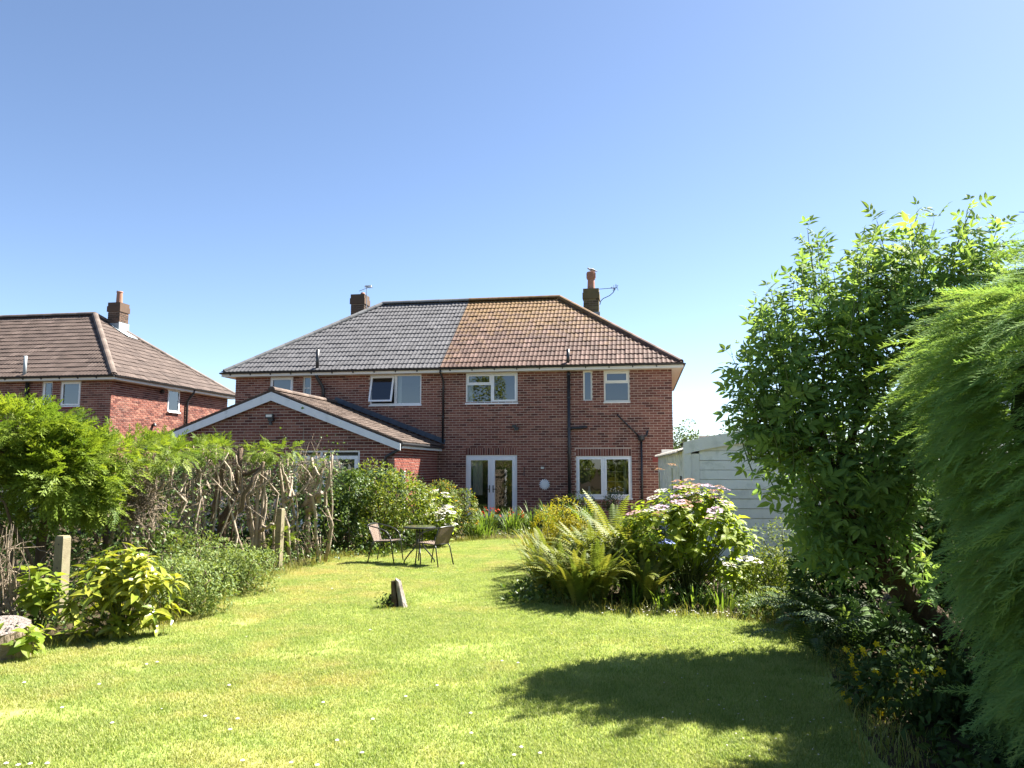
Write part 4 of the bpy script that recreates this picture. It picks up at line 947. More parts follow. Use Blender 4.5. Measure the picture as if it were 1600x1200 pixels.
# ---------------------------------------------------------------- garden furniture
M['wicker'] = surf('wicker', [(.11,.075,.055), (.20,.145,.11), (.27,.21,.17)], .7, 60, .3, .8, 120, .25)
M['table_glass'] = surf('table_glass', [(.05,.055,.04), (.09,.095,.06)], .12, 3, .2, 0, 1, .6)
def bez(*p, n=8):
    p = [np.array(q, float) for q in p]; s = np.linspace(0, 1, n)[:, None]
    return p[0]*(1-s)**3 + 3*p[1]*s*(1-s)**2 + 3*p[2]*s*s*(1-s) + p[3]*s**3
def chair(label, loc, rz):
    t = thing('garden_chair', label, 'chair', loc, 'wicker chairs at the garden table')
    t.rotation_euler.z = rz; WO[t.name] = (0, 0, 0)              # parts below in the chair's own axes, facing +x
    def weave(mb, P, nu, nv):
        # woven panel: crossing bands with a little height difference
        f = lambda u, v: P[0]*(1-u)*(1-v) + P[1]*u*(1-v) + P[2]*u*v + P[3]*(1-u)*v
        nn = np.cross(P[1]-P[0], P[3]-P[0]); nn /= np.linalg.norm(nn)
        for k in range(nu):
            u0, u1 = (k+.06)/nu, (k+.94)/nu; V = []
            for j in range(nv+1): o = nn*(.004 if (j+k) % 2 else -.001); V += [f(u0, j/nv)+o, f(u1, j/nv)+o]
            mb.add(V, [(2*j,2*j+1,2*j+3,2*j+2) for j in range(nv)], rng.uniform(0, 1))
        mb.add([q - nn*.004 for q in P], [(0,1,2,3)], .2)
    A = np.array
    mb = MB(); weave(mb, [A((.22,-.21,.445)), A((.22,.21,.445)), A((-.19,.19,.42)), A((-.19,-.19,.42))], 14, 14); mb.build('seat', M['wicker'], t)
    mb = MB(); weave(mb, [A((-.19,-.19,.42)), A((-.19,.19,.42)), A((-.30,.235,.735)), A((-.30,-.235,.735))], 14, 10); mb.build('backrest', M['wicker'], t)
    m = M['metal_dark']; r = .0125
    MB().tube([(.23,-.21,.44),(.24,-.1,.43),(.24,.1,.43),(.23,.21,.44),(.0,.205,.432),(-.19,.195,.418),(-.19,-.195,.418),(0,-.205,.432),(.23,-.21,.44)], r*.9, 6).build('seat_frame', m, t, smooth=True)
    MB().tube(bez((-.30,-.24,.735),(-.34,-.14,.76),(-.34,.14,.76),(-.30,.24,.735)), r, 6).build('top_rail', m, t, smooth=True)
    for s in (-1, 1):
        MB().tube(np.concatenate([[(-.30,s*.24,.735)], bez((-.24,s*.255,.725),(-.05,s*.27,.68),(.12,s*.265,.66),(.17,s*.26,.52))]), r, 6).build('armrest', m, t, smooth=True)
        MB().tube([(.17,s*.26,.53),(.19,s*.25,.43),(.26,s*.24,0)], r, 6).build('leg', m, t, smooth=True)
        MB().tube([(-.19,s*.20,.42),(-.22,s*.21,.36),(-.30,s*.235,0)], r, 6).build('leg', m, t, smooth=True)
        MB().tube([(-.19,s*.20,.42),(-.30,s*.237,.735)], r*.9, 6).build('back_stile', m, t, smooth=True)
    return t
chair('wicker chair to the left of the table, seen from its side', (-4.99, 14.85, .004), R(-4))
chair('wicker chair to the right of the table, its back towards the lawn', (-3.93, 14.50, .004), R(156))
t = thing('garden_table', 'small round dark table between the two wicker chairs', 'table', (-4.30, 14.80, .004))
WO[t.name] = (0, 0, 0)
MB().lathe([(.02,.692),(.29,.692),(.305,.70),(.305,.715),(.29,.722),(.02,.722)], (0,0,0), 32).build('table_top', M['table_glass'], t)
MB().lathe([(.292,.680),(.315,.686),(.318,.70),(.312,.712),(.307,.70)], (0,0,0), 32).build('rim', M['metal_dark'], t)
for k in range(4):
    a = k*np.pi/2 + .35; d = np.array((math.cos(a), math.sin(a), 0)); e = lambda r_, z: d*r_ + np.array((0,0,z))
    MB().tube(np.concatenate([[e(.055,.69), e(.055,.55)], bez(e(.055,.42), e(.055,.30), e(.16,.25), e(.24,.13)), [e(.29,.06), e(.30,0)]]), .0135, 6).build('leg', M['metal_dark'], t, smooth=True)
for z in (.60, .42):
    MB().tube([(.055*math.cos(a), .055*math.sin(a), z) for a in np.linspace(0, 2*np.pi, 13)], .008, 5, cap=False).build('ring', M['metal_dark'], t)

# ---------------------------------------------------------------- stump, log, posts
st = thing('tree_stump', 'weathered split grey stump standing alone on the lawn', 'stump', (-3.25, 10.2, 0))
def slab(name, c0, c1, w0, w1, d0, d1, top, tint):
    V = []; n = 12; L_ = 7
    for i in range(L_):
        f = i/(L_-1); c = np.array(c0)*(1-f) + np.array(c1)*f; w = w0*(1-f)+w1*f + .05*max(0, .25-f); d = d0*(1-f)+d1*f
        for j in range(n):
            a = 2*np.pi*j/n; V.append((c[0]+w*math.cos(a)*(1+rng.normal(0,.06)), c[1]+d*math.sin(a)*(1+rng.normal(0,.06)), c[2]+(top*math.cos(a) + rng.normal(0,.012) if i == L_-1 else 0)))
    F = [(i*n+j, i*n+(j+1)%n, (i+1)*n+(j+1)%n, (i+1)*n+j) for i in range(L_-1) for j in range(n)] + [tuple(range((L_-1)*n, L_*n))]
    MB().add(V, F, tint).build(name, M['weathered'], st)
slab('split_wood', (-3.17,10.20,-.02), (-3.265,10.22,.36), .055, .038, .08, .05, -.015, .95)
slab('split_wood', (-3.29,10.17,-.02), (-3.325,10.2,.35), .05, .028, .06, .04, .01, .25)
slab('split_wood', (-3.23,10.25,-.02), (-3.30,10.24,.34), .07, .035, .05, .04, .0, .05)
slab('root', (-3.38,10.2,-.02), (-3.36,10.22,.16), .07, .02, .06, .02, .0, .0)
P = np.array((-3.40,10.16,.07)) + rng.normal(0, 1, (160,3))*(.06,.05,.06); put_leaves(st, 'moss', P, nrm(rng.normal(size=(160,3))), leaf2(1,.35), .05, M['dark_leaf'])
blades(st, (-3.27, 10.08), 60, .10, .5, .006, 'straw', 'grass_tuft', 'stuff'); blades(st, (-3.45, 10.12), 40, .09, .3, .006, 'blade_leaf', 'grass_tuft', 'stuff')

lg = thing('log', 'short sawn log standing on end at the lawn edge', 'log', (-6.30, 6.95, 0))
n = 22; V = []; c = np.array((-6.33, 6.95))
for i, z in enumerate((0, .12, .24, .31)):
    for j in range(n):
        a = 2*np.pi*j/n; r_ = (.24 if i else .27)*(1 + .05*math.sin(3*a) + rng.normal(0,.015)); V.append((c[0]+r_*math.cos(a), c[1]+r_*math.sin(a), z + (-.03*math.cos(a)+.05*math.sin(a) if i == 3 else 0)))
MB().add(V, [(i*n+j, i*n+(j+1)%n, (i+1)*n+(j+1)%n, (i+1)*n+j) for i in range(3) for j in range(n)], .35).build('bark', M['bark_pale'], lg)
top = np.array(V[3*n:]); MB().add(np.concatenate([top + (0,0,.003), [top.mean(0)+(0,0,.008)]]), [(j,(j+1)%n,n) for j in range(n)], .85).build('cut_face', M['weathered'], lg)
mb = MB()
for k in range(16):
    p = top.mean(0) + (rng.uniform(-.15,.15), rng.uniform(-.15,.15), .012); p[2] += -.03*(p[0]-c[0])/.24 + .05*(p[1]-c[1])/.24
    mb.lathe([(.011,0),(.009,.004)], p, 6)
mb.build('bore_hole', M['black'], lg)
mb = MB()
for k in range(46):
    a = rng.uniform(-2.6, .5); z = rng.uniform(.02,.26); p = np.array((c[0]+.262*math.cos(a), c[1]+.262*math.sin(a), z)); q = np.array((c[0]+.275*math.cos(a+rng.normal(0,.5)), c[1]+.275*math.sin(a), np.clip(z+rng.normal(0,.12),.01,.3)))
    mb.tube([p, (p+q)/2 + (p-np.append(c,z))*.05, q], .004, 4, rng.uniform(0,1))
mb.build('dry_creeper', M['twig'], lg)
def post(label, c, rz, h, w=.115, lean=(0,0)):
    t = thing('concrete_post', label, 'post', (c[0], c[1], 0), 'concrete fence posts in front of the cut hedge')
    ca, sa = math.cos(rz), math.sin(rz); V = []
    for z, k in ((-.02,1.12),(h-.03,1.0),(h,.82)):
        for a, b in ((-1,-1),(1,-1),(1,1),(-1,1)):
            x, y = a*w/2*k, b*w/2*k; V.append((c[0]+x*ca-y*sa+lean[0]*z, c[1]+x*sa+y*ca+lean[1]*z, z))
    MB().add(V, [(0,1,5,4),(1,2,6,5),(2,3,7,6),(3,0,4,7),(4,5,9,8),(5,6,10,9),(6,7,11,10),(7,4,8,11),(8,9,10,11)]).build('shaft', M['concrete'], t)
    f = np.array((sa, -ca, 0)); 
    for z in (h*.3, h*.62, h*.9):
        p = np.array((c[0]+lean[0]*z, c[1]+lean[1]*z, z)) + f*(w/2*1.06); mb = MB(); r_ = np.array((ca, sa, 0))
        mb.add([p + r_*.011*math.cos(a) + np.array((0,0,.011*math.sin(a))) for a in np.linspace(0,2*np.pi,8,endpoint=False)], [tuple(range(8))]); mb.build('bolt_hole', M['black'], t)
post('square concrete post behind the broad yellow-green leafy bush', along(95, 900, 11.3)[:2], R(-4), 1.03, .125)
post('square concrete post midway along the hedge, clear of leaves', along(434, 893, 14.8)[:2], R(-6), 1.13, .105, (.02, 0))
# ---------------------------------------------------------------- left-hand hedge: cut-back conifers
SPR = [spray(14, 40, .42, 2, .055, .30, s) for s in range(3)]
def hedge_tree(label, base, trunk, limbs, fol, dead=0, dead_c=None, mat='bark_pale', tr=.055, tint=.5, green='cypress'):
    """trunk: list of points; limbs: lists of points with radius; fol: (centre, radii, sprays, spray length)"""
    t = thing('conifer', label, 'conifer', (base[0], base[1], 0), 'cut-back conifers along the left side of the lawn')
    MB().tube(trunk, np.linspace(tr, tr*.55, len(trunk)), 9, .5, wob=.06).build('trunk', M[mat], t, smooth=True)
    for P, r in limbs: MB().tube(P, np.linspace(r*1.3, r*.8, len(P)), 7, rng.uniform(.3, 1), wob=.06).build('limb', M[mat], t, smooth=True)
    if dead:
        mb = MB()
        for k in range(int(dead*.42)):
            a = np.array(dead_c[0])*1.018 - CAM*.018 + rng.normal(0, 1, 3)*dead_c[1]*.6; d = rng.normal(0, 1, 3)*np.array((.6,.6,1.0)); d /= np.linalg.norm(d); L_ = rng.uniform(.15, .55)
            p1 = a + d*L_*.5 + rng.normal(0,.04,3); mb.tube([a, p1, a + d*L_ + rng.normal(0,.07,3)], [.006,.0045,.002], 3, rng.uniform(0,1), cap=False)
        mb.build('dead_twigs', M['twig'], t, kind='stuff')
    for q, (c, r, n, s) in enumerate(fol):
        P, nn, _ = blob_points(c, r, n, 7, .5, .25)
        nn = nn + np.array((.25,-.45,.15)); ok = P[:,2] > .25; P = P[ok]; nn = nn[ok]
        N_ = len(P); d = nrm(nn) + rng.normal(0, .35, (N_,3)) + np.array((0,0,-.05)); n2 = np.array((0,0,1.0)) + nn*.3 + rng.normal(0,.3,(N_,3))
        A = frames(d, n2, s*rng.uniform(.6,1.3,N_)); tt = np.clip(rng.normal(tint,.22,N_),0,1); mb = MB(); w = rng.integers(0,3,N_)
        for v in range(3):
            m_ = w == v; mb.inst(SPR[v][0], SPR[v][1], A[m_], P[m_], tt[m_])
        mb.build('foliage', M[green], t, kind='stuff')
    return t
def curve(pts, n=8, j=.02):
    P = np.array(pts, float); s = np.linspace(0, len(P)-1, n); Q = np.stack([np.interp(s, np.arange(len(P)), P[:,i]) for i in range(3)], 1)
    Q[1:-1] += rng.normal(0, j, (n-2,3)); return Q
al = along
hedge_tree('tall leafy conifer at the far left with drooping yellow-green sprays', al(66,955,12.6), curve([al(66,955,12.6), al(62,860,12.6), al(72,790,12.6), al(40,720,12.6), al(20,660,12.7)]),
    [(curve([al(66,940,12.6), al(20,880,12.4), al(-10,800,12.3)]), .035), (curve([al(72,800,12.6), al(30,730,12.3), al(-15,690,12.2)]), .03), (curve([al(66,950,12.5), al(45,870,12.2), al(20,820,12.1), al(-5,770,12.1)]), .02)],
    [(al(35,690,12.4), (1.0,.7,.42), 650, .34), (al(100,730,12.0), (.75,.6,.55), 620, .32), (al(-30,690,12.6), (.8,.7,.5), 300, .34), (al(125,775,12.3), (.5,.45,.35), 240, .28), (al(20,780,12.6), (.7,.5,.6), 260, .30)], 160, (al(15,890,11.9), np.array((.35,.3,.4))), 'bark', .075, .55)
hedge_tree('leafy conifer spilling yellow-green sprays beside the broken twig nest', al(175,950,13.4), curve([al(165,940,13.2), al(168,850,13.2), al(160,760,13.2), al(170,690,13.3)]),
    [(curve([al(165,870,13.1), al(120,800,12.9), al(100,740,12.9)]), .028), (curve([al(168,800,13.2), al(200,740,13.2)]), .025)],
    [(al(140,725,12.6), (.65,.6,.45), 430, .3), (al(232,712,13.2), (.8,.5,.18), 210, .24), (al(160,850,13.0), (.45,.4,.3), 80, .22)], 120, (al(130,880,12.6), np.array((.5,.4,.3))), 'bark', .05, .55)
hedge_tree('bare conifer with a dense nest of dead brown twigs', al(228,900,13.9), curve([al(226,905,13.9), al(232,820,13.9), al(243,770,13.9), al(238,700,14)]),
    [(curve([al(228,860,13.8), al(240,800,13.7), al(243,762,13.6)]), .05), (curve([al(222,850,13.8), al(215,780,13.8), al(222,700,13.8)]), .018), (curve([al(172,850,13.6), al(185,780,13.6), al(200,730,13.6)]), .02)] +
    [(curve([al(x,800,13.7), al(x+rng.normal(0,8),750,13.7), al(x+rng.normal(0,10),698,13.7)], 5), .012) for x in (195,205,222,228,236)],
    [(al(230,697,13.8), (.6,.5,.15), 120, .22)], 1500, (al(212,775,12.95), np.array((.25,.18,.38))), 'bark_pale', .05)
hedge_tree('cut conifer with several thin upright stems under a green fringe', al(290,900,14.4), curve([al(278,900,14.4), al(275,830,14.4), al(285,780,14.4), al(295,700,14.5)]),
    [(curve([al(280,850,14.3), al(300,800,14.2), al(302,730,14.3)]), .03), (curve([al(262,850,14.3), al(300,790,14.3), al(318,700,14.3)]), .025)] +
    [(curve([al(x,860,14.3), al(x+rng.normal(0,8),770,14.3), al(x+rng.normal(0,12),695,14.3)], 6), .016) for x in (255,268,300,312,325)],
    [(al(285,700,14.3), (.7,.5,.13), 150, .23), (al(258,815,14.0), (.3,.3,.3), 60, .22)], 420, (al(290,780,14.2), np.array((.45,.3,.5))), 'bark_pale', .05)
hedge_tree('cut conifer with a thick curved trunk forking near the top', al(350,870,14.8), curve([al(352,880,14.8), al(345,815,14.8), al(362,790,14.8), al(374,750,14.7), al(376,700,14.7)]),
    [(curve([al(345,818,14.6), al(375,800,14.4), al(385,765,14.3), al(400,735,14.3), al(412,722,14.3)]), .035), (curve([al(376,742,14.6), al(395,737,14.5), al(413,728,14.4)]), .03), (curve([al(335,800,14.8), al(345,760,14.8), al(350,720,14.8)]), .05)] +
    [(curve([al(x,850,14.8), al(x+rng.normal(0,8),770,14.8), al(x+rng.normal(0,12),700,14.8)], 6), .014) for x in (318,330,342,360)],
    [(al(335,700,14.7), (.55,.5,.13), 120, .22), (al(428,704,14.8), (.42,.4,.13), 100, .22)], 620, (al(345,745,14.7), np.array((.5,.3,.45))), 'bark', .085)
hedge_tree('pale multi-stemmed conifer trunk beside the clear concrete post', al(402,868,15.1), curve([al(402,870,15.1), al(398,820,15.1), al(404,780,15.1), al(410,730,15.1)]),
    [(curve([al(x0,866,15.0), al(x1,800,15.0), al(x2,735,15.0)], 7), r) for x0,x1,x2,r in ((395,390,396,.028),(400,402,400,.035),(406,414,412,.026),(404,408,418,.03),(398,385,380,.018))] + [(curve([al(405,830,14.8), al(415,823,14.5), al(427,819,14.3)]), .028)],
    [(al(395,708,15.2), (.35,.4,.12), 50, .2), (al(430,850,15.0), (.3,.3,.3), 60, .2)], 420, (al(390,770,15.0), np.array((.35,.3,.6))), 'bark_pale', .04)
hedge_tree('ivy-clad cut conifer with a sawn-off pale side branch', al(482,868,15.9), curve([al(480,872,15.9), al(482,800,15.9), al(478,770,15.9), al(490,730,16)]),
    [(curve([al(482,800,15.8), al(493,785,15.6), al(503,770,15.4)]), .06), (curve([al(482,790,15.9), al(500,750,15.9), al(508,718,15.9)]), .04), (curve([al(475,790,15.9), al(490,750,15.9), al(487,715,15.9)]), .035), (curve([al(446,860,15.7), al(443,780,15.7), al(450,715,15.7)]), .03), (curve([al(460,860,15.8), al(458,800,15.8), al(452,740,15.8)]), .025), (curve([al(515,860,16), al(518,800,16), al(519,708,16)]), .02)],
    [(al(490,722,16.0), (.5,.4,.1), 60, .18)], 650, (al(475,735,15.8), np.array((.5,.3,.32))), 'bark_pale', .06)
for k, (x0_, x1_, xb, d0) in enumerate(((196,224,0,13.5),(250,262,0,13.9),(270,262,0,14),(306,322,0,14.1),(318,308,0,14.1),(332,352,0,14.2),(366,352,0,14.3),(386,372,0,14.5),(392,404,0,14.6),(425,418,0,14.9),(436,448,0,15.1),(452,442,0,15.2),(466,474,0,15.4),(496,488,0,15.5),(508,519,0,15.6))):
    own = [o_ for o_ in bpy.data.objects if o_.name.startswith('conifer') and o_.type == 'EMPTY']; top = al(x1_+rng.normal(0,5), 705+rng.uniform(0,25), d0); b_ = np.append(al(x0_, 880, d0+.1)[:2], .05)
    par = min(own, key=lambda o_: (WO[o_.name][0]-b_[0])**2 + (WO[o_.name][1]-b_[1])**2); P = curve([b_, b_*.65+top*.35+rng.normal(0,.10,3)*(1,.6,.5), b_*.35+top*.65+rng.normal(0,.11,3)*(1,.6,.5), b_*.15+top*.85+rng.normal(0,.10,3)*(1,.6,.4), top], 9, .02); r_ = rng.uniform(.016,.042)
    MB().tube(P, np.linspace(r_, r_*.6, 9), 7, rng.uniform(.5,1), wob=.06).build('limb', M['bark_pale'], par, smooth=True)
    Q = curve([P[4], P[4]+nrm(rng.normal(0,1,3)*(1,.5,.2)+(0,0,.8))*.22, P[4]+rng.normal(0,.12,3)+(0,0,.5)], 5, .01); MB().tube(Q, np.linspace(r_*.7, r_*.45, 5), 6, rng.uniform(.5,1)).build('limb', M['bark_pale'], par, smooth=True)
# dark leaves fill the gaps to look shaded, ivy and stray leaves through the hedge
hi = thing('ivy', 'ivy, stray leaves and dark filler leaves behind the gaps of the cut hedge', 'ivy', tuple(np.append(al(300,900,14.8)[:2], 0)))
hi['kind'] = 'stuff'
P = []; 
for px in np.linspace(-40, 640, 60):
    for k in range(250):
        f = (px+40)/680; dist = 14.6 + 4.2*f; P.append(al(px + rng.normal(0,8), rng.uniform(715 + 20*f, 950-100*f), dist + rng.uniform(-.1,.9)))
P = np.array(P); put_leaves(hi, 'leaves', P, nrm(rng.normal(size=P.shape) + np.array((.3,-1,.3))), leaf4(1,.75), .10, M['dark_leaf'])
P = []
for px, py, dist, n, sx, sz in ((255,790,13.6,130,.35,.35),(290,840,13.8,120,.4,.3),(445,780,15.4,260,.12,.55),(470,840,15.5,260,.3,.3),(505,810,15.6,220,.25,.5),(515,750,15.8,160,.15,.45),(260,850,13.4,220,.4,.2),(150,890,12.4,160,.5,.25),(210,860,12.9,130,.3,.3)):
    P.append(al(px,py,dist) + rng.normal(0,1,(n,3))*np.array((sx,.15,sz)))
P = np.concatenate(P); put_leaves(hi, 'leaves', P, nrm(rng.normal(size=P.shape) + np.array((.3,-1,.4))), leaf4(1,.8), .06, M['ivy'])
mb = MB(); 
for k in range(260):
    px = rng.uniform(-20, 520); f = px/520; a = al(px, rng.uniform(760, 900-40*f), 12.6+3.1*f + rng.uniform(0,.8)); d = rng.normal(0,1,3)*np.array((.6,.4,1)); d /= np.linalg.norm(d); L_ = rng.uniform(.2,.8)
    mb.tube([a, a+d*L_*.5+rng.normal(0,.06,3), a+d*L_+rng.normal(0,.08,3)], [.008,.006,.003], 3, rng.uniform(0,1), cap=False)
mb.build('bare_twigs', M['twig'], hi, kind='stuff')
tw = thing('dead_shrub', 'bare pale twiggy dead shrub at the far left edge', 'shrub', tuple(np.append(al(12,960,10.6)[:2], 0)))
b0 = np.append(al(14,965,10.6)[:2], 0)
for k in range(16):
    e = al(rng.uniform(-25,45), rng.uniform(815,860), 10.6+rng.uniform(-.3,.3)); P = curve([b0 + rng.normal(0,.12,3)*(1,1,0), (b0+e)/2 + rng.normal(0,.07,3), e], 6, .02); mb = MB(); mb.tube(P, np.linspace(.014,.004,6), 5, rng.uniform(.4,1))
    for q in range(5):
        i = rng.integers(1,5); d = nrm(rng.normal(0,1,3)+(0,0,.9)); L_ = rng.uniform(.12,.35); mb.tube([P[i], P[i]+d*L_*.5+rng.normal(0,.03,3), P[i]+d*L_], [.006,.005,.002], 4, rng.uniform(.3,1), cap=False)
    mb.build('branch', M['twig'], tw)

# ---------------------------------------------------------------- plants in front of the hedge
def whorls(parent, c, r, n_tip, per, size, mat, nparts, tpl, base, stem='stem', out=.9, up=.5, piece='leaf', zmin=.05, g=None, k=7, rad=.5):
    """shoots ending in whorls of big leaves"""
    P, nn, _ = blob_points(c, r, n_tip, k, rad, .2, g); ok = P[:,2] > zmin; P = P[ok]; nn = nn[ok]
    LP, LD, LN = [], [], []
    for p, n_ in zip(P, nn):
        ax = nrm(n_*.6 + np.array((0,0,.9))); a0 = rng.uniform(0, 6.28); q = nrm(np.cross(ax, (.3,.8,.1))); s = np.cross(ax, q)
        for k in range(per):
            a = a0 + k*2.4; d = q*math.cos(a) + s*math.sin(a); LP.append(p - ax*.012*k); LD.append(d*out + ax*(up - .14*k)); LN.append(ax*1.2 - d*.15 + rng.normal(0,.15,3))
    LP, LD, LN = map(np.array, (LP, LD, LN)); N_ = len(LP); A = frames(LD, LN, size*rng.uniform(.6,1.2,N_)); tint = np.clip(rng.normal(.55,.25,N_),0,1)
    sc_ = np.linalg.norm(LP-CAM, axis=1); order = np.argsort(sc_)[:nparts]; idx = np.zeros(N_, bool); idx[order] = True
    ms = [MB().add(*tpl, t).mesh(piece, mat) for t in (.1,.35,.55,.75,.95)]
    for i in order: link_m(piece, ms[min(4, int(tint[i]*5))], parent, A[i], LP[i])
    if (~idx).any(): MB().inst(tpl[0], tpl[1], A[~idx], LP[~idx], tint[~idx]).build('foliage', mat, parent, kind='stuff')
    stems(parent, base, P[::2], .009, .004, stem, n=4)
    return P, nn
c = al(190, 925, 9.9); t = thing('leafy_shrub', 'broad leafy yellow-green evergreen shrub at the lawn edge before a post', 'shrub', (c[0], c[1], 0))
whorls(t, (c[0], c[1], .5), (.64,.5,.56), 95, 8, .19, M['aucuba'], 300, leaf8(1,.40,.14,.2), (c[0],c[1],0), g=np.random.default_rng(3), k=16, rad=.42)
c = al(125, 985, 9.6); t = thing('leafy_sprig', 'single bright yellow-green sprig low beside the broad leafy shrub', 'plant', (c[0], c[1], 0))
whorls(t, (c[0], c[1], .22), (.1,.1,.16), 5, 6, .15, M['aucuba'], 60, leaf8(1,.4,.1,.15), (c[0],c[1],0), zmin=.02)
c = al(62, 945, 10.6); t = thing('hydrangea', 'straggly hydrangea with yellowing leaves next to the leafy shrub', 'shrub', (c[0], c[1], 0))
HP, Hn = whorls(t, (c[0], c[1], .42), (.3,.25,.36), 26, 6, .16, M['hydrangea'], 160, leaf8(1,.6,.1,.2), (c[0],c[1],0))
c = al(20, 990, 9.4); t = thing('hydrangea', 'low hydrangea sprouting behind the sawn log', 'shrub', (c[0], c[1], 0))
whorls(t, (c[0], c[1], .2), (.45,.25,.18), 20, 6, .15, M['hydrangea'], 120, leaf8(1,.6,.1,.2), (c[0],c[1],0), zmin=.02)
FE = leaf4(1,.32,.05,.15)
for lab, px, py, dist, r, n in (('feathery green shrub mound right of the broad leafy shrub', 285, 935, 10.9, (.7,.55,.46), 4600), ('tall feathery shrub mound against the thick curved trunk', 335, 885, 12.6, (.8,.55,.58), 3800), ('low yellowing shrub mound left of the clear concrete post', 385, 915, 12.5, (.75,.6,.42), 3600)):
    c = al(px, py, dist); bush('low_shrub', lab, 'shrub', (c[0], c[1], r[2]*.72), r, n, FE, .062, 'lowshrub', k=14, rad=.42, fill=.3, stem='twig', group='feathery shrubs below the hedge', rnd=.8)
c = al(605, 770, 18.0); bush('shrub', 'loose yellow-green shrub behind the garden table', 'shrub', (c[0]-.05, c[1], .95), (1.25,.8,1.0), 5200, leaf4(1,.5), .085, 'shrub', k=16, rad=.4, fill=.25, rnd=.8)
c = al(550, 800, 17.4); bush('shrub', 'darker rounded shrub at the right end of the cut hedge', 'shrub', (c[0], c[1], .85), (.8,.6,.98), 3600, leaf4(1,.6), .085, 'ivy', k=12, rad=.42, fill=.25, rnd=.8)

def lacecap(seed, nf=9):
    """flat flower head: dome of tiny buds ringed by four-petalled florets"""
    r = np.random.default_rng(seed); V = []; F = []
    def quad(p, d, n_, l, w):
        d = nrm(np.array(d)); s = nrm(np.cross(d, n_)); b = len(V); V.extend([p, p+d*l*.5+s*w/2, p+d*l, p+d*l*.5-s*w/2]); F.append((b,b+1,b+2,b+3))
    for k in range(34):
        a = k*2.4; q = .55*math.sqrt(k/34); p = np.array((q*math.cos(a), q*math.sin(a), .12*(1-q*q*2)+r.normal(0,.02))); quad(p, r.normal(size=3)+(0,0,.6), np.array((0,0,1.)), .13, .12)
    for k in range(nf):
        a = k*2*np.pi/nf + r.normal(0,.15); q = .72*r.uniform(.85,1.15); p = np.array((q*math.cos(a), q*math.sin(a), r.normal(-.02,.05)))
        for m_ in range(4): b_ = a + m_*np.pi/2; quad(p, np.array((math.cos(b_), math.sin(b_), r.normal(.1,.15))), np.array((0,0,1.)), .26, .25)
    return np.array(V, float), F
LC = [lacecap(s) for s in range(3)]
def heads(parent, P, nn, size, mats, piece='flower_head'):
    ms = [(MB().add(*LC[i % 3], .5).mesh(piece, M[m])) for i, m in enumerate(mats)]
    for p, n_ in zip(P, nn):
        ax = nrm(n_*.35 + np.array((0,0,1.)) + rng.normal(0,.12,3)); A = frames(nrm(np.cross(ax, rng.normal(size=3))), ax, size*rng.uniform(.75,1.2))
        link_m(piece, ms[rng.integers(len(ms))], parent, A, p + ax*.05)
c = al(690, 805, 18.6); t = thing('hydrangea', 'hydrangea with white flower heads behind the garden table', 'shrub', (c[0], c[1], 0))
WP, Wn = whorls(t, (c[0]-.15, c[1], .62), (.72,.5,.62), 110, 7, .15, M['hydrangea'], 200, leaf8(1,.55,.1,.2), (c[0],c[1],0), g=np.random.default_rng(4), k=16, rad=.42)
sc_ = Wn[:,2]*.8 + np.sum(Wn*nrm(CAM-WP), axis=1) + .5*(WP[:,0]-c[0]); top_ = np.argsort(-sc_)[:30]
heads(t, WP[top_] + (0,0,.02), Wn[top_], .13, ['petal_white'])
c = al(708, 790, 20.3); t, cen = bush('flowering_shrub', 'tall shrub with orange-yellow flower clusters left of the patio doors', 'shrub', (c[0], c[1], .85), (.95,.7,1.0), 6500, leaf4(1,.42), .075, 'inula', k=15, rad=.42, fill=.25, rnd=.8, g=np.random.default_rng(5))
P, nn, _ = blob_points((c[0], c[1], .86), (.98,.73,1.03), 300, 15, .42, .0, np.random.default_rng(5)); put_leaves(t, 'flowers', P, nn, leaf4(1,.7), .062, M['petal_orange'])
# crocosmia and day lilies under the house wall
for lab, px, py, dist, w, h_, n, fl in (('clump of strap leaves with red flowers below the patio doors', 785, 835, 21.6, 1.25, .78, 260, 'petal_red'), ('arching pale strap leaves right of the table', 745, 838, 20.4, .7, .6, 110, None), ('grassy clump of strap leaves under the kitchen window', 875, 815, 22.6, 1.7, .95, 260, 'petal_orange')):
    c = al(px, py, dist); t = thing('strap_leaf_plant', lab, 'plant', (c[0], c[1], 0), 'strap-leaved plants along the house')
    for k in range(5): blades(t, (c[0]+rng.uniform(-.5,.5)*w, c[1]+rng.uniform(-.3,.3)), n//5, h_, .4, .028, 'blade_leaf', 'leaf_blades', 'stuff')
    if fl:
        ns = 15 if fl == 'petal_red' else 6
        for k in range(ns):
            p = np.array((c[0]+rng.uniform(-.6,.7)*w*.8, c[1]+rng.uniform(-.3,.2), h_*rng.uniform(.6,.9))); mb = MB()
            for q in range(6):
                d = nrm(rng.normal(size=3)+(0,0,.3)); s = nrm(np.cross(d, rng.normal(size=3)))*.022; o = p + rng.normal(0,.03,3); mb.add([o, o+d*.026+s*.7, o+d*.055, o+d*.026-s*.7], [(0,1,2,3)], rng.uniform(0,1))
            mb.build('flower', M[fl], t)
c = al(905, 800, 23.5); bush('shrub', 'dark low shrub under the kitchen window by the soil pipe', 'shrub', (c[0], c[1], .5), (.9,.5,.55), 1500, leaf4(1,.4), .08, 'ivy')
c = al(965, 765, 25.0); t, cen = bush('shrub', 'silvery rounded plant in front of the kitchen window', 'shrub', (-.83, 25.1, .75), (.42,.3,.55), 900, leaf4(1,.5), .06, 'far_leaf'); 
P, nn, _ = blob_points((-.83,25.1,.95), (.36,.28,.36), 140, 9, .45); put_leaves(t, 'flowers', P, nn, leaf4(1,.8), .05, M['petal_white'])
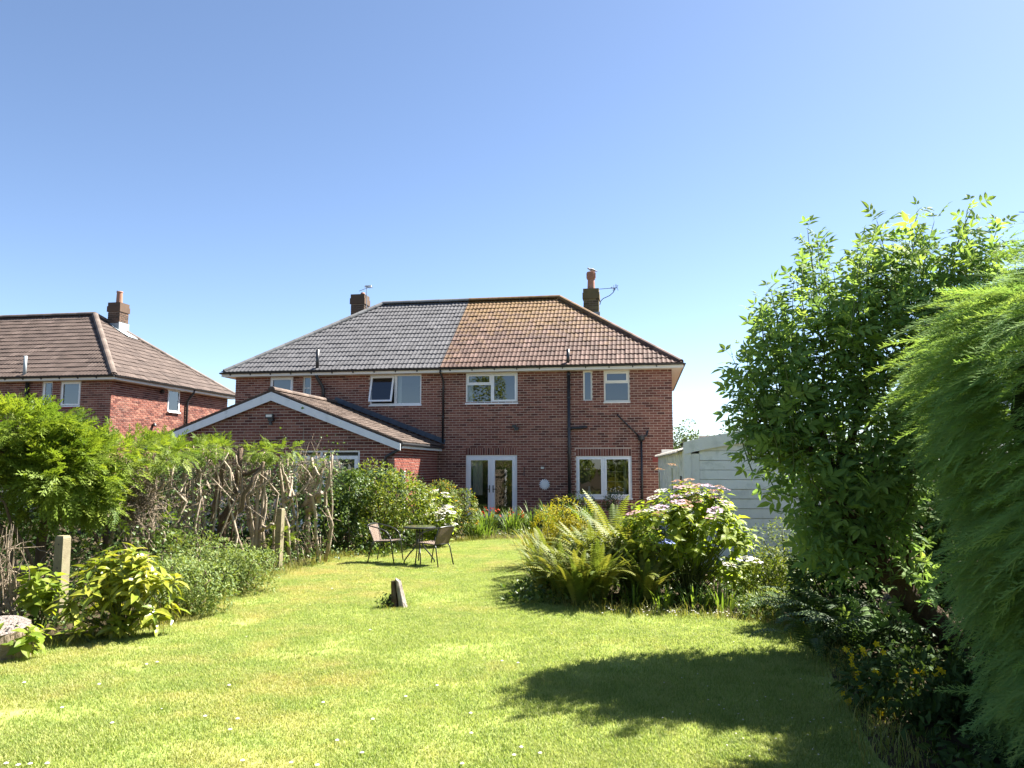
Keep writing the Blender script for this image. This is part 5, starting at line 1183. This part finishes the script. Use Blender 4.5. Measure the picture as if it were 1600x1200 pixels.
# low picket fence end above the shrub
pf = thing('picket_fence', 'short weathered picket fence peeping above the shrub beside the extension', 'fence', (-6.1, 18.6, 0))
for k in range(9):
    x = -6.45 + k*.062; MB().box((x, 18.58+k*.004, 0), (x+.042, 18.60+k*.004, 1.74 + .012*(k%2))).build('picket', M['bark_pale'], pf)
MB().box((-5.89, 18.57, 0), (-5.81, 18.66, 1.78)).build('post', M['paint'], pf); MB().box((-6.5, 18.62, 1.45), (-5.88, 18.65, 1.53)).build('rail', M['bark_pale'], pf)

# ---------------------------------------------------------------- the island bed
FR = [frond(28, .085, s, 84+s, 30-s*16) for s in range(4)]
FRD = [frond(22, .14, 9+s, 66, -25-s*5) for s in range(4)]
def fern(label, c, n, L_, mat, group='ferns in the island bed', a_lo=0, a_hi=6.283, tint=.5, z=0.0):
    t = thing('fern', label, 'fern', (c[0], c[1], 0), group)
    ms = [[MB().add(*(FRD if mat == 'fern_dark' else FR)[s], tt).mesh('frond', M[mat]) for tt in (max(0,tint-.35), tint, min(1,tint+.35))] for s in range(4)]
    for k in range(n):
        a = rng.uniform(a_lo, a_hi); el = rng.uniform(-.25, .45); d = np.array((math.cos(a), math.sin(a), 0)); up = np.array((0,0,1.))
        Y_ = nrm(d*math.cos(el) - up*math.sin(el)*.3 + up*el*.9); X_ = nrm(np.cross(Y_, up)); Z_ = np.cross(X_, Y_); s = L_*rng.uniform(.7,1.15)
        link_m('frond', ms[rng.integers(4)][rng.integers(3)], t, np.stack([X_,Y_,Z_],1)*s, np.array((c[0],c[1],z)) + d*rng.uniform(0,.12))
    return t
for lab, px, py, dist, n, L_ in (('golden fern at the left front of the island bed', 880, 950, 11.1, 85, .9), ('golden fern at the front centre of the island bed', 935, 958, 10.9, 90, .92), ('tall golden fern in the middle of the island bed', 930, 930, 11.9, 80, 1.2), ('tall fern next to the pink hydrangea', 985, 935, 11.7, 80, 1.22), ('tall pale fern at the back of the bed under the kitchen window', 960, 900, 13.2, 50, 1.5), ('browning fern at the left end of the island bed', 858, 905, 12.5, 80, .95), ('fern in front of the pink hydrangea stems', 1010, 955, 10.9, 60, .85), ('spreading golden fern nearest the lawn, left of centre in the bed', 905, 945, 10.75, 70, .8), ('small golden fern filling the left corner of the bed', 850, 925, 11.7, 60, .8)):
    c = al(px, py, dist); fern(lab, (c[0], c[1]), n, L_, 'fern', tint=.45)
c = al(875, 860, 13.6); t, cen = bush('golden_plant', 'bright yellow feathery plant at the left back of the bed', 'plant', (c[0], c[1], .72), (.65,.45,.62), 4200, leaf4(1,.35), .055, 'gold', k=14, rad=.42, stem='stem', rnd=.9)
c = al(845, 850, 14.6); t = thing('strap_leaf_plant', 'pale arching strap leaves behind the yellow plant', 'plant', (c[0], c[1], 0)); blades(t, (c[0],c[1]), 120, .9, .7, .026, 'straw', 'leaf_blades', 'stuff')
c = al(1075, 870, 11.7); t = thing('hydrangea', 'large hydrangea with pink and mauve flower heads in the island bed', 'shrub', (c[0], c[1], 0))
HP, Hn = whorls(t, (c[0]+.02, c[1], .98), (1.02,.8,.84), 270, 8, .155, M['hydrangea'], 300, leaf8(1,.52,.12,.2), (c[0],c[1],0), zmin=.25, g=np.random.default_rng(11), k=22, rad=.42)
sc_ = Hn[:,2]*.9 + np.sum(Hn*nrm(CAM-HP), axis=1)*.7 + .9*(HP[:,2]-1.0); top_ = np.argsort(-sc_)[:46]
heads(t, HP[top_] + (0,0,.02), Hn[top_], .115, ['petal_mauve','petal_pink','petal_faded','petal_mauve','petal_white'])
heads(t, np.array([al(1037,853,10.7), al(1044,851,10.7)]), np.tile((0,-.7,.4),(2,1)), .085, ['petal_blue']); heads(t, np.array([al(1165,878,10.9), al(1140,888,10.8), al(1178,880,11)]), np.tile((0,-.6,.5),(3,1)), .12, ['petal_white','petal_mauve'])
c = al(1123, 765, 11.6); mb = MB(); mb.tube([(c[0],c[1],1.2), c], .005, 4); mb.build('flower_stem', M['stem'], t); heads(t, np.array([c]), np.array([(0,0,1.)]), .12, ['petal_faded'])
c = al(1045, 735, 12.6)
for x, y in ((1030,738),(1050,731)):
    p = al(x, y, 12.4); MB().tube([(p[0],p[1],1.0), p], .006, 4).build('flower_stem', M['stem'], t); heads(t, np.array([p]), np.array([(0,0,1.)]), .1, ['petal_faded'])
for i, (px, py, dist) in enumerate(((990,962,10.75),(1040,962,10.7),(1085,964,10.6),(1130,964,10.55),(1120,950,10.9))):
    c = al(px, py, dist); t = thing('strap_leaf_plant', ['iris clump at the foot of the ferns', 'iris clump below the blue hydrangea flower', 'iris clump at the front edge of the bed under the hydrangea', 'bright iris clump at the right front of the bed', 'iris clump tucked in under the hydrangea'][i], 'plant', (c[0], c[1], 0), 'iris clumps along the bed front')
    blades(t, (c[0],c[1]), 28, .42, .35, .022, 'blade_leaf', 'leaf_blades', 'stuff', .5, 16)
for lab, px, py, dist, r, n, mt in (('low yellow-green plant right of the island bed', 1205, 925, 11.4, (.5,.45,.42), 2600, 'shrub'), ('wispy pale weeds in front of the garage', 1225, 875, 13.6, (.6,.4,.62), 1700, 'lowshrub'), ('dry pale weeds at the lawn edge right of the bed', 1190, 960, 10.5, (.4,.3,.22), 1300, 'lowshrub')):
    c = al(px, py, dist); bush('weed', lab, 'plant', (c[0], c[1], r[2]*.8), r, n, FE, .06, mt, k=12, rad=.4, fill=.4, stem='stem', rnd=.9)
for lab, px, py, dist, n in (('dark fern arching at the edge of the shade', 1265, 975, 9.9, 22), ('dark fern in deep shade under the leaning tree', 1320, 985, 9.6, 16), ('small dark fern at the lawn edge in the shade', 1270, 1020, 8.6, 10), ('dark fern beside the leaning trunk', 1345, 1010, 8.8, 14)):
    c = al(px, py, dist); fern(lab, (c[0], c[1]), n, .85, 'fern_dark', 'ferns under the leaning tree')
# ---------------------------------------------------------------- elder tree leaning over the shade
el = thing('elder_tree', 'leaning broadleaf tree with long upright leafy shoots beside the conifer hedge', 'tree', (3.1, 8.6, 0))
tp = [(3.25,8.75,-.05), (2.98,8.65,.28), (2.64,8.5,.58), (2.40,8.5,.92), (2.15,8.5,1.25), (2.0,8.55,1.6)]
MB().tube(curve(tp, 26, .006), np.linspace(.15,.085,26), 16, .4, wob=.07).build('trunk', M['bark_red'], el, smooth=True)
limbs = []
for a, b in (((2.64,8.5,.6),(2.75,8.6,1.9)), ((2.15,8.5,1.25),(1.75,8.5,2.1)), ((2.0,8.55,1.6),(1.9,8.7,2.5)), ((2.0,8.55,1.6),(2.35,8.6,2.6)), ((2.4,8.5,.95),(2.45,8.75,2.1)), ((2.3,8.5,1.1),(1.9,8.2,1.6)), ((2.75,8.6,1.9),(3.0,8.8,2.9))):
    P = curve([a, (np.array(a)+b)/2 + rng.normal(0,.08,3), b], 7, .015); MB().tube(P, np.linspace(.055,.028,7), 8, .4, wob=.05).build('limb', M['bark_red'], el, smooth=True); limbs.append(P[-1]); limbs.append(P[3])
CT = [compound(5), compound(5), compound(3)]
POLY = [(1140,560),(1195,455),(1240,425),(1262,352),(1305,400),(1370,338),(1402,395),(1435,325),(1472,390),(1522,312),(1572,345),(1600,420),(1600,600),(1490,640),(1430,700),(1430,790),(1380,815),(1335,820),(1290,875),(1248,800),(1208,700),(1160,650)]
def inside(x, y):
    r_ = False
    for (xa, ya), (xb, yb) in zip(POLY, POLY[1:]+POLY[:1]):
        if (ya > y) != (yb > y) and x < (xb-xa)*(y-ya)/(yb-ya)+xa: r_ = not r_
    return r_
tips = [al(x, y, d) for x, y, d in ((1262,358,8.8),(1285,395,8.9),(1240,440,8.8),(1370,345,9.0),(1350,385,8.9),(1435,332,9.1),(1415,375,9.0),(1450,390,9.1),(1522,320,9.2),(1505,370,9.1),(1560,352,9.3),(1545,410,9.2),(1205,455,8.7),(1190,470,8.7),(1225,480,8.7),(1145,560,8.5),(1165,545,8.6),(1150,600,8.5),(1160,655,8.4))]
for x, y in ((1262,358),(1370,345),(1352,372),(1435,332),(1420,362),(1522,320),(1505,360),(1562,352),(1205,455),(1165,548)):
    for k in range(4): tips.append(al(x+rng.normal(0,14), y+rng.uniform(12,85), 8.9+rng.uniform(-.25,.3)))
tips += [al(x, y, 8.85) for x, y in ((1395,925),(1440,905),(1395,955),(1440,860),(1430,945))]
while len(tips) < 300:
    x, y = rng.uniform(1140,1600), rng.uniform(330,970)
    if inside(x, y-25): tips.append(al(x, y, 8.75 + rng.uniform(-.5,.6)))
P_, D_, N_, sm = [], [], [], MB(); CC = np.array((2.3,8.6,2.2))
for q_, t2 in enumerate(tips):
    lowz = t2[2] < 1.9; out_ = (t2-CC)*np.array((1,1,0)); L_ = rng.uniform(.55,1.0) if t2[2] > 2.6 else rng.uniform(.35,.7)
    dr = nrm(np.array((0,0,1.0 if not lowz else .25)) + out_*(.22 if not lowz else .5) + rng.normal(0,.16,3)); b = t2 - dr*L_
    hub = min(limbs, key=lambda h: np.linalg.norm(h-b)); s = np.linspace(0,1,9)[:,None]; c1 = (b+t2)/2 + rng.normal(0,.05,3); C_ = b*(1-s)**2 + 2*c1*s*(1-s) + t2*s*s
    sm.tube(C_, np.linspace(.008,.003,9), 5, .5)
    if q_ % 3 == 0: sm.tube(curve([hub, (hub+b)/2 + np.array((0,0,-.05)), b], 5, .02), np.linspace(.016,.008,5), 5, .5)
    nl = int(L_/.085); ph = rng.uniform(0,3)
    for k in range(nl+1):
        f = k/max(1,nl); i = min(7, int(f*8)); p = C_[i] + (C_[i+1]-C_[i])*(f*8-i); tan = nrm(C_[i+1]-C_[i]); q = nrm(np.cross(tan, (.2,.9,.3))); r2 = np.cross(tan, q); a = ph + k*np.pi/2
        for sg_ in (1,-1):
            d = (q*math.cos(a)+r2*math.sin(a))*sg_; el_ = .4 + .9*(f > .9); P_.append(p); D_.append(d + tan*el_ + np.array((0,0,-.12 if t2[2] > 2.4 else -.35))); N_.append(tan*.3 + np.array((-.15,-.55,.45)) + rng.normal(0,.35,3))
sm.build('shoots', M['stem'], el, smooth=True)
P_, D_, N_ = map(np.array, (P_, D_, N_)); n = len(P_); size = np.where(P_[:,2] > 3.3, .23, .275)*rng.uniform(.65,1.2,n); A = frames(D_, N_, size); tint = np.clip(rng.normal(.45,.24,n) + .12*(P_[:,2]-2.6)/2, 0, 1)
order = np.argsort(np.linalg.norm(P_-CAM, axis=1) - .12*P_[:,2])[:300]; idx = np.zeros(n, bool); idx[order] = True
ms = [[MB().add(*CT[s], tt).mesh('leaf', M['elder']) for tt in (.1,.35,.55,.75,.95)] for s in range(2)]
for i in order: link_m('leaf', ms[i%2][min(4,int(tint[i]*5))], el, A[i], P_[i])
w = rng.integers(0,3,n); mb = MB()
for v in range(3): m_ = (~idx) & (w == v); mb.inst(CT[v][0], CT[v][1], A[m_], P_[m_], tint[m_])
mb.build('crown', M['elder'], el, kind='stuff')

# ---------------------------------------------------------------- big conifer hedge on the right
CX, CY, RX, RY = 4.36, 5.2, 2.28, 2.3
hd = thing('conifer_hedge', 'tall dense green conifer hedge along the right side of the lawn', 'hedge', (4.4, 2.5, 0))
HS = [spray(24, 22, .30, 2, .019, .30+.08*s, 50+s) for s in range(4)]
def hs(z): return np.where(z > 2.2, np.sqrt(np.clip(1-((z-2.2)/1.56)**2, 0, 1)), 1 - .27*((2.2-z)/2.2)**1.5)
def hedge_pt(th, z, k=1.0, yl=None):
    """th 0..pi/2: rounded end from left flank (0) to far end (pi/2); yl: straight flank at that Y"""
    s = hs(z)*k; x = CX - RX*s*np.cos(th); y = CY + RY*s*np.sin(th); nx = -np.cos(th); ny = np.sin(th)
    if yl is not None: x = CX - RX*s; y = yl; nx = -np.ones_like(z); ny = np.zeros_like(z)
    return np.stack([x, y, z], -1), nx, ny
N1, N2 = 8300, 1900
z1 = rng.uniform(.12, 3.74, N1); th = rng.uniform(-.1, 1.75, N1); Pa, ax, ay = hedge_pt(th, z1); 
z2 = rng.uniform(.12, 3.74, N2); yl = rng.uniform(2.2, CY, N2); Pb, bx_, by_ = hedge_pt(np.zeros(N2), z2, 1.0, yl)
P = np.concatenate([Pa, Pb]); nx = np.concatenate([ax, bx_]); ny = np.concatenate([ay, by_])
lump = .11*np.sin(P[:,0]*5.1+P[:,2]*3.3) + .09*np.sin(P[:,1]*6.3-P[:,2]*4.7) + .08*np.sin(P[:,2]*7.7+P[:,1]*3.1)
nz = np.where(P[:,2] > 2.2, (P[:,2]-2.2)/1.5, (P[:,2]-2.2)/5.0)
nn = nrm(np.stack([nx, ny, nz*1.2], 1)); P = P + nn*(lump + rng.normal(0,.07,len(P)) - .10)[:,None]
d = nn*.6 + np.array((-.55,-.12,-.22)) + rng.normal(0,.24,P.shape); n2 = np.array((0,-.25,.8)) + nn*.8 + rng.normal(0,.25,P.shape)
A = frames(d, n2, rng.uniform(.22,.42,len(P))); tint = np.clip(rng.normal(.45,.2,len(P)) + .6*lump/.2*.2, 0, 1); w = rng.integers(0,4,len(P)); mb = MB()
for v in range(4): m_ = w == v; mb.inst(HS[v][0], HS[v][1], A[m_], P[m_], tint[m_])
mb.build('foliage', M['conifer'], hd, kind='stuff')
M['core'] = surf('shade_core', [(.014,.022,.009), (.03,.04,.016)], .95, 8, .0, .8, 12, .1)  # solid dark core blocks the view through, inner shade put into its colour
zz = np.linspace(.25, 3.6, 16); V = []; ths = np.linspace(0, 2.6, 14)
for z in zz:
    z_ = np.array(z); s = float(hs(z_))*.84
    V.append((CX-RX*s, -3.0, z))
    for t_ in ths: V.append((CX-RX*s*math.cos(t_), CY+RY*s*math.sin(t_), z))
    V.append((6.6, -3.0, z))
k = len(ths)+2; mb = MB(); mb.add(V, [(i*k+j, i*k+j+1, (i+1)*k+j+1, (i+1)*k+j) for i in range(15) for j in range(k-1)] + [tuple(range(k)), tuple(range(15*k,16*k))]); mb.build('shade_core', M['core'], hd)
for y in (6.2, 4.4, 2.6): MB().tube(curve([(4.3,y,0),(4.25,y,.4),(4.3,y,.9)],5,.01), .12, 9, .4).build('trunk', M['bark_red'], hd)
mb = MB(); p = al(1596, 331, 8.0); mb.tube([p+(.6,0,-.3), p+(.2,0,-.02), p+(-.02,0,.0)], [.01,.007,.003], 5); o = mb.build('stray_shoot', M['bark'], hd)
# dark shrubs behind and below the leaning tree; the last, unseen, is added to block the sun
for lab, c, r, n, sz in (('dark laurel mass behind the leaning trunk', (3.45,10.2,1.25), (1.2,.9,1.35), 4200, .13), ('dark shrub in the shade between ferns and trunk', (2.45,10.2,.62), (.7,.6,.7), 2600, .085), ('dark hedge shrub beyond the leaning tree', (4.1,12.2,1.4), (1.3,1.2,1.6), 3000, .13), ('unseen tall dark shrub added to block sun between the conifer hedge and the leaning trunk', (4.5,8.95,1.6), (1.15,1.0,1.75), 5200, .13)):
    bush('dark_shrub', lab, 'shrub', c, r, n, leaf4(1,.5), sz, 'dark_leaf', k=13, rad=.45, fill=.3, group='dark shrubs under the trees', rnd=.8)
# yellow loosestrife in the near right corner
ls = thing('loosestrife', 'dark leafy plant with spikes of yellow flowers in the shaded corner', 'plant', (2.05, 6.45, 0))
P, nn, cen = blob_points((2.2,6.4,.24), (.6,.6,.30), 1800, 12, .45, .3); put_leaves(ls, 'foliage', P, nn, leaf8(1,.5), .08, M['dark_leaf'], 150)
stems(ls, (2.15,6.4,0), cen, .007, .004, 'stem')
for i, (x0, y0, x1, y1) in enumerate(((1322,1012,1352,1075),(1345,1012,1350,1022),(1368,1005,1388,1025),(1340,1060,1350,1085),(1318,1085,1345,1125),(1370,1052,1376,1066),(1393,1052,1397,1056),(1432,1045,1448,1062),(1463,1043,1466,1052),(1403,1072,1412,1086),(1424,1085,1436,1092),(1372,1106,1375,1110))):
    d_ = 7.1-.25*(i%3); a = al(x0,y0,d_); b = al(x1,y1,d_); mb = MB(); nf = max(3, int(np.linalg.norm(b-a)/.035))
    MB().tube(curve([a, b, (b[0]+.15, b[1]+.1, .05)],6,.01), .004, 4).build('flower_stem', M['stem'], ls)
    for q in range(nf):
        p = a + (b-a)*q/nf + rng.normal(0,.014,3); up_ = nrm(CAM-p + rng.normal(0,.8,3)); e1 = nrm(np.cross(up_, (0,0,1.))); e2 = np.cross(up_, e1); V = [p]; F = []
        for k in range(5):
            an_ = k*2*np.pi/5; dd = e1*math.cos(an_)+e2*math.sin(an_); ss = -e1*math.sin(an_)+e2*math.cos(an_); bb = len(V); V += [p+dd*.014+ss*.008+up_*.004, p+dd*.026+up_*.008, p+dd*.014-ss*.008+up_*.004]; F.append((0,bb,bb+1,bb+2))
        MB().add(V, F, rng.uniform(0,1)).build('flower', M['petal_yellow'], ls)

# low leafy ground cover over the bare beds
gc = MB(); G_ = []
for x0_, x1_, y0_, y1_, n_ in ((1.2,2.9,9.9,15.3,3800),(-1.9,1.0,10.6,15,3200),(-2.2,1.0,14.5,22,2600),(-6.2,1.0,20.2,25.7,3600),(-9.5,-6.6,6.2,16,6500),(-7.2,-5.2,15.5,21,3000)):
    G_.append(np.stack([rng.uniform(x0_,x1_,n_), rng.uniform(y0_,y1_,n_), rng.uniform(.02,.26,n_)*rng.uniform(.3,1,n_)],1))
G_ = np.concatenate(G_); o = thing('undergrowth', 'low leafy weeds covering the soil of the beds', 'weeds', (0,0,0)); o['kind'] = 'stuff'
G2 = np.stack([rng.uniform(1.75,4.5,5600), rng.uniform(4.2,9.8,5600), rng.uniform(.02,.3,5600)*rng.uniform(.3,1,5600)],1); put_leaves(o, 'leaves', G2, nrm(rng.normal(size=G2.shape)+(0,0,.8)), leaf4(1,.6), .085, M['dark_leaf'], zmin=.01)  # same weeds near the hedge, its shade put into a darker leaf colour
put_leaves(o, 'leaves', G_, nrm(rng.normal(size=G_.shape)+(0,0,.8)), leaf4(1,.6), .085, M['ivy'], zmin=.01)
# ---------------------------------------------------------------- rough grass along the edges, fallen petals and clover
rg = MB(); spots = []
def edge(pts, n, w): 
    P = np.array(pts, float); s = rng.uniform(0, len(P)-1, n); Q = np.stack([np.interp(s, np.arange(len(P)), P[:,i]) for i in range(2)],1) + rng.normal(0,w,(n,2)); return Q
Q = np.concatenate([edge([(-7.2,5.8),(-6.5,7.0),(-5.8,8.3),(-5.75,9.3),(-6.0,10.8),(-6.35,12.6),(-6.4,14.0),(-6.2,15.4),(-5.6,17.0),(-4.7,18.9),(-3.9,19.9),(-2.4,19.9)], 5200, .16), edge([(-2.0,15.3),(-1.6,12.8),(-1.2,10.9),(-.4,10.25),(1.3,10.15),(1.8,9.8),(1.9,8.6),(1.85,7.2),(1.6,5.4)], 2600, .13)])
n = len(Q); a = rng.uniform(0,6.28,n); h_ = rng.uniform(.05,.19,n)*np.where(rng.uniform(size=n)<.08,1.9,1); d = np.stack([np.cos(a),np.sin(a),np.zeros(n)],1); s = np.stack([-np.sin(a),np.cos(a),np.zeros(n)],1)*.0035; b = np.concatenate([Q,np.zeros((n,1))],1); ln = h_*rng.uniform(.2,.9,n)
m_ = b + d*(ln*.3)[:,None] + np.array((0,0,1))*(h_*.6)[:,None]; tp_ = b + d*ln[:,None] + np.array((0,0,1))*(h_*.95)[:,None]
V = np.stack([b-s,b+s,m_+s*.8,m_-s*.8,tp_],1).reshape(-1,3); k = np.arange(n)*5; tt = np.repeat(rng.uniform(0,1,n),5)
rg.add(V, np.stack([k,k+1,k+2,k+3],1), tt); rg.fl.append(np.stack([k+3,k+2,k+4],1).ravel()); rg.ft.append(np.full(n,3))
o = rg.build('long_grass', M['straw'], kind='stuff'); tag(o, 'uncut straggly grass along the edges of the lawn', 'grass')
pt = MB()
for px, py in ((120,535),(1145,548),(560,737),(732,443),(785,432),(495,543),(310,660),(1025,703),(1187,716),(1150,770),(90,948),(30,940),(150,942),(235,940),(1212,925),(1585,948)):
    p = al(px*.3125, 900+py*.3125, 1); d_ = nrm(p-CAM); q = CAM + d_*(1.87/-d_[2]); pt.lathe([(.012,0),(.016,.006),(.004,.012)], (q[0],q[1],.03), 6)
for px, py in ((570,335),(905,613),(335,698),(583,782),(1073,752),(1076,852),(405,888),(1326,922),(1420,952),(380,128),(748,668),(1030,1005),(530,950),(305,1012),(175,1000),(1310,500),(1230,490),(1290,962)):
    p = al(400+px*.3125, 880+py*.3125, 1); d_ = nrm(p-CAM); q = CAM + d_*(1.87/-d_[2]); pt.lathe([(.011,0),(.015,.006),(.004,.012)], (q[0],q[1],.03), 6)
for k in range(40):
    q = (rng.uniform(.1,1.7), rng.uniform(5.3,7.4)); pt.lathe([(.004,0),(.007,.004),(.002,.006)], (q[0],q[1],.032), 5)
for k in range(60):
    q = (rng.uniform(-.6,1.5), rng.uniform(10.0,10.35)); pt.lathe([(.008,0),(.012,.006),(.003,.01)], (q[0],q[1],rng.uniform(.04,.09)), 5)
for k in range(14):
    q = (rng.uniform(-4.5,1.2), rng.uniform(5,14)); pt.lathe([(.004,0),(.008,.004),(.002,.006)], (q[0],q[1],.032), 5)
o = pt.build('fallen_petals', M['petal_white'], kind='stuff'); tag(o, 'white clover heads and petals scattered over the lawn', 'petals')

# ---------------------------------------------------------------- trees beyond the garage, and the garden end the windows mirror
def tree(label, c, h_, r, n, size, mat='far_leaf', group='trees beyond the garage'):
    t = thing('tree', label, 'tree', (c[0], c[1], 0), group)
    MB().tube(curve([(c[0],c[1],0),(c[0],c[1],h_*.4),(c[0]+.2,c[1],h_*.75)],6,.05), np.linspace(.22,.08,6), 8).build('trunk', M['bark'], t, smooth=True)
    P, nn, cen = blob_points((c[0],c[1],h_-r[2]), r, n, 14, .42, .25); put_leaves(t, 'crown', P, nn, leaf4(1,.6), size, M[mat])
    stems(t, (c[0],c[1],h_*.35), cen, .06, .02, 'bark', 'limbs')
    return t
tree('pale green tree just beyond the garage beside the house corner', (3.05, 58, 0), 5.2, (1.5,1.5,1.6), 1500, .2)
tree('distant low tree above the garage roof ridge', (5.6, 62, 0), 4.3, (1.3,1.2,1.2), 1100, .2)
tree('dark taller tree behind the garage next to the leaning tree', (7.6, 60, 0), 6.0, (1.5,1.5,2.6), 2200, .22, 'dark_leaf')
hr = thing('hedgerow', 'tall green hedgerow and tree at the unseen garden end mirrored in the windows', 'hedge', (-11, -7, 0)); hr['kind'] = 'stuff'
for c, r in (((-13,-5,3.2),(2.6,2,3.2)), ((-9.6,-7.5,2.8),(2.6,2,2.8)), ((-15.5,-1,3.0),(2,2.4,3)), ((-5.5,-8.5,1.8),(2.4,1.5,1.8)), ((-12.6,-12,6.6),(2.3,2.5,4.4)), ((-1.0,-9,1.6),(2.4,1.4,1.6))):  # hedge masses and one tall tree behind the camera, for the window reflections
    P, nn, cen = blob_points(c, r, 2600, 14, .45, .2); put_leaves(hr, 'foliage', P, nn, leaf4(1,.6), .26, M['shrub'])
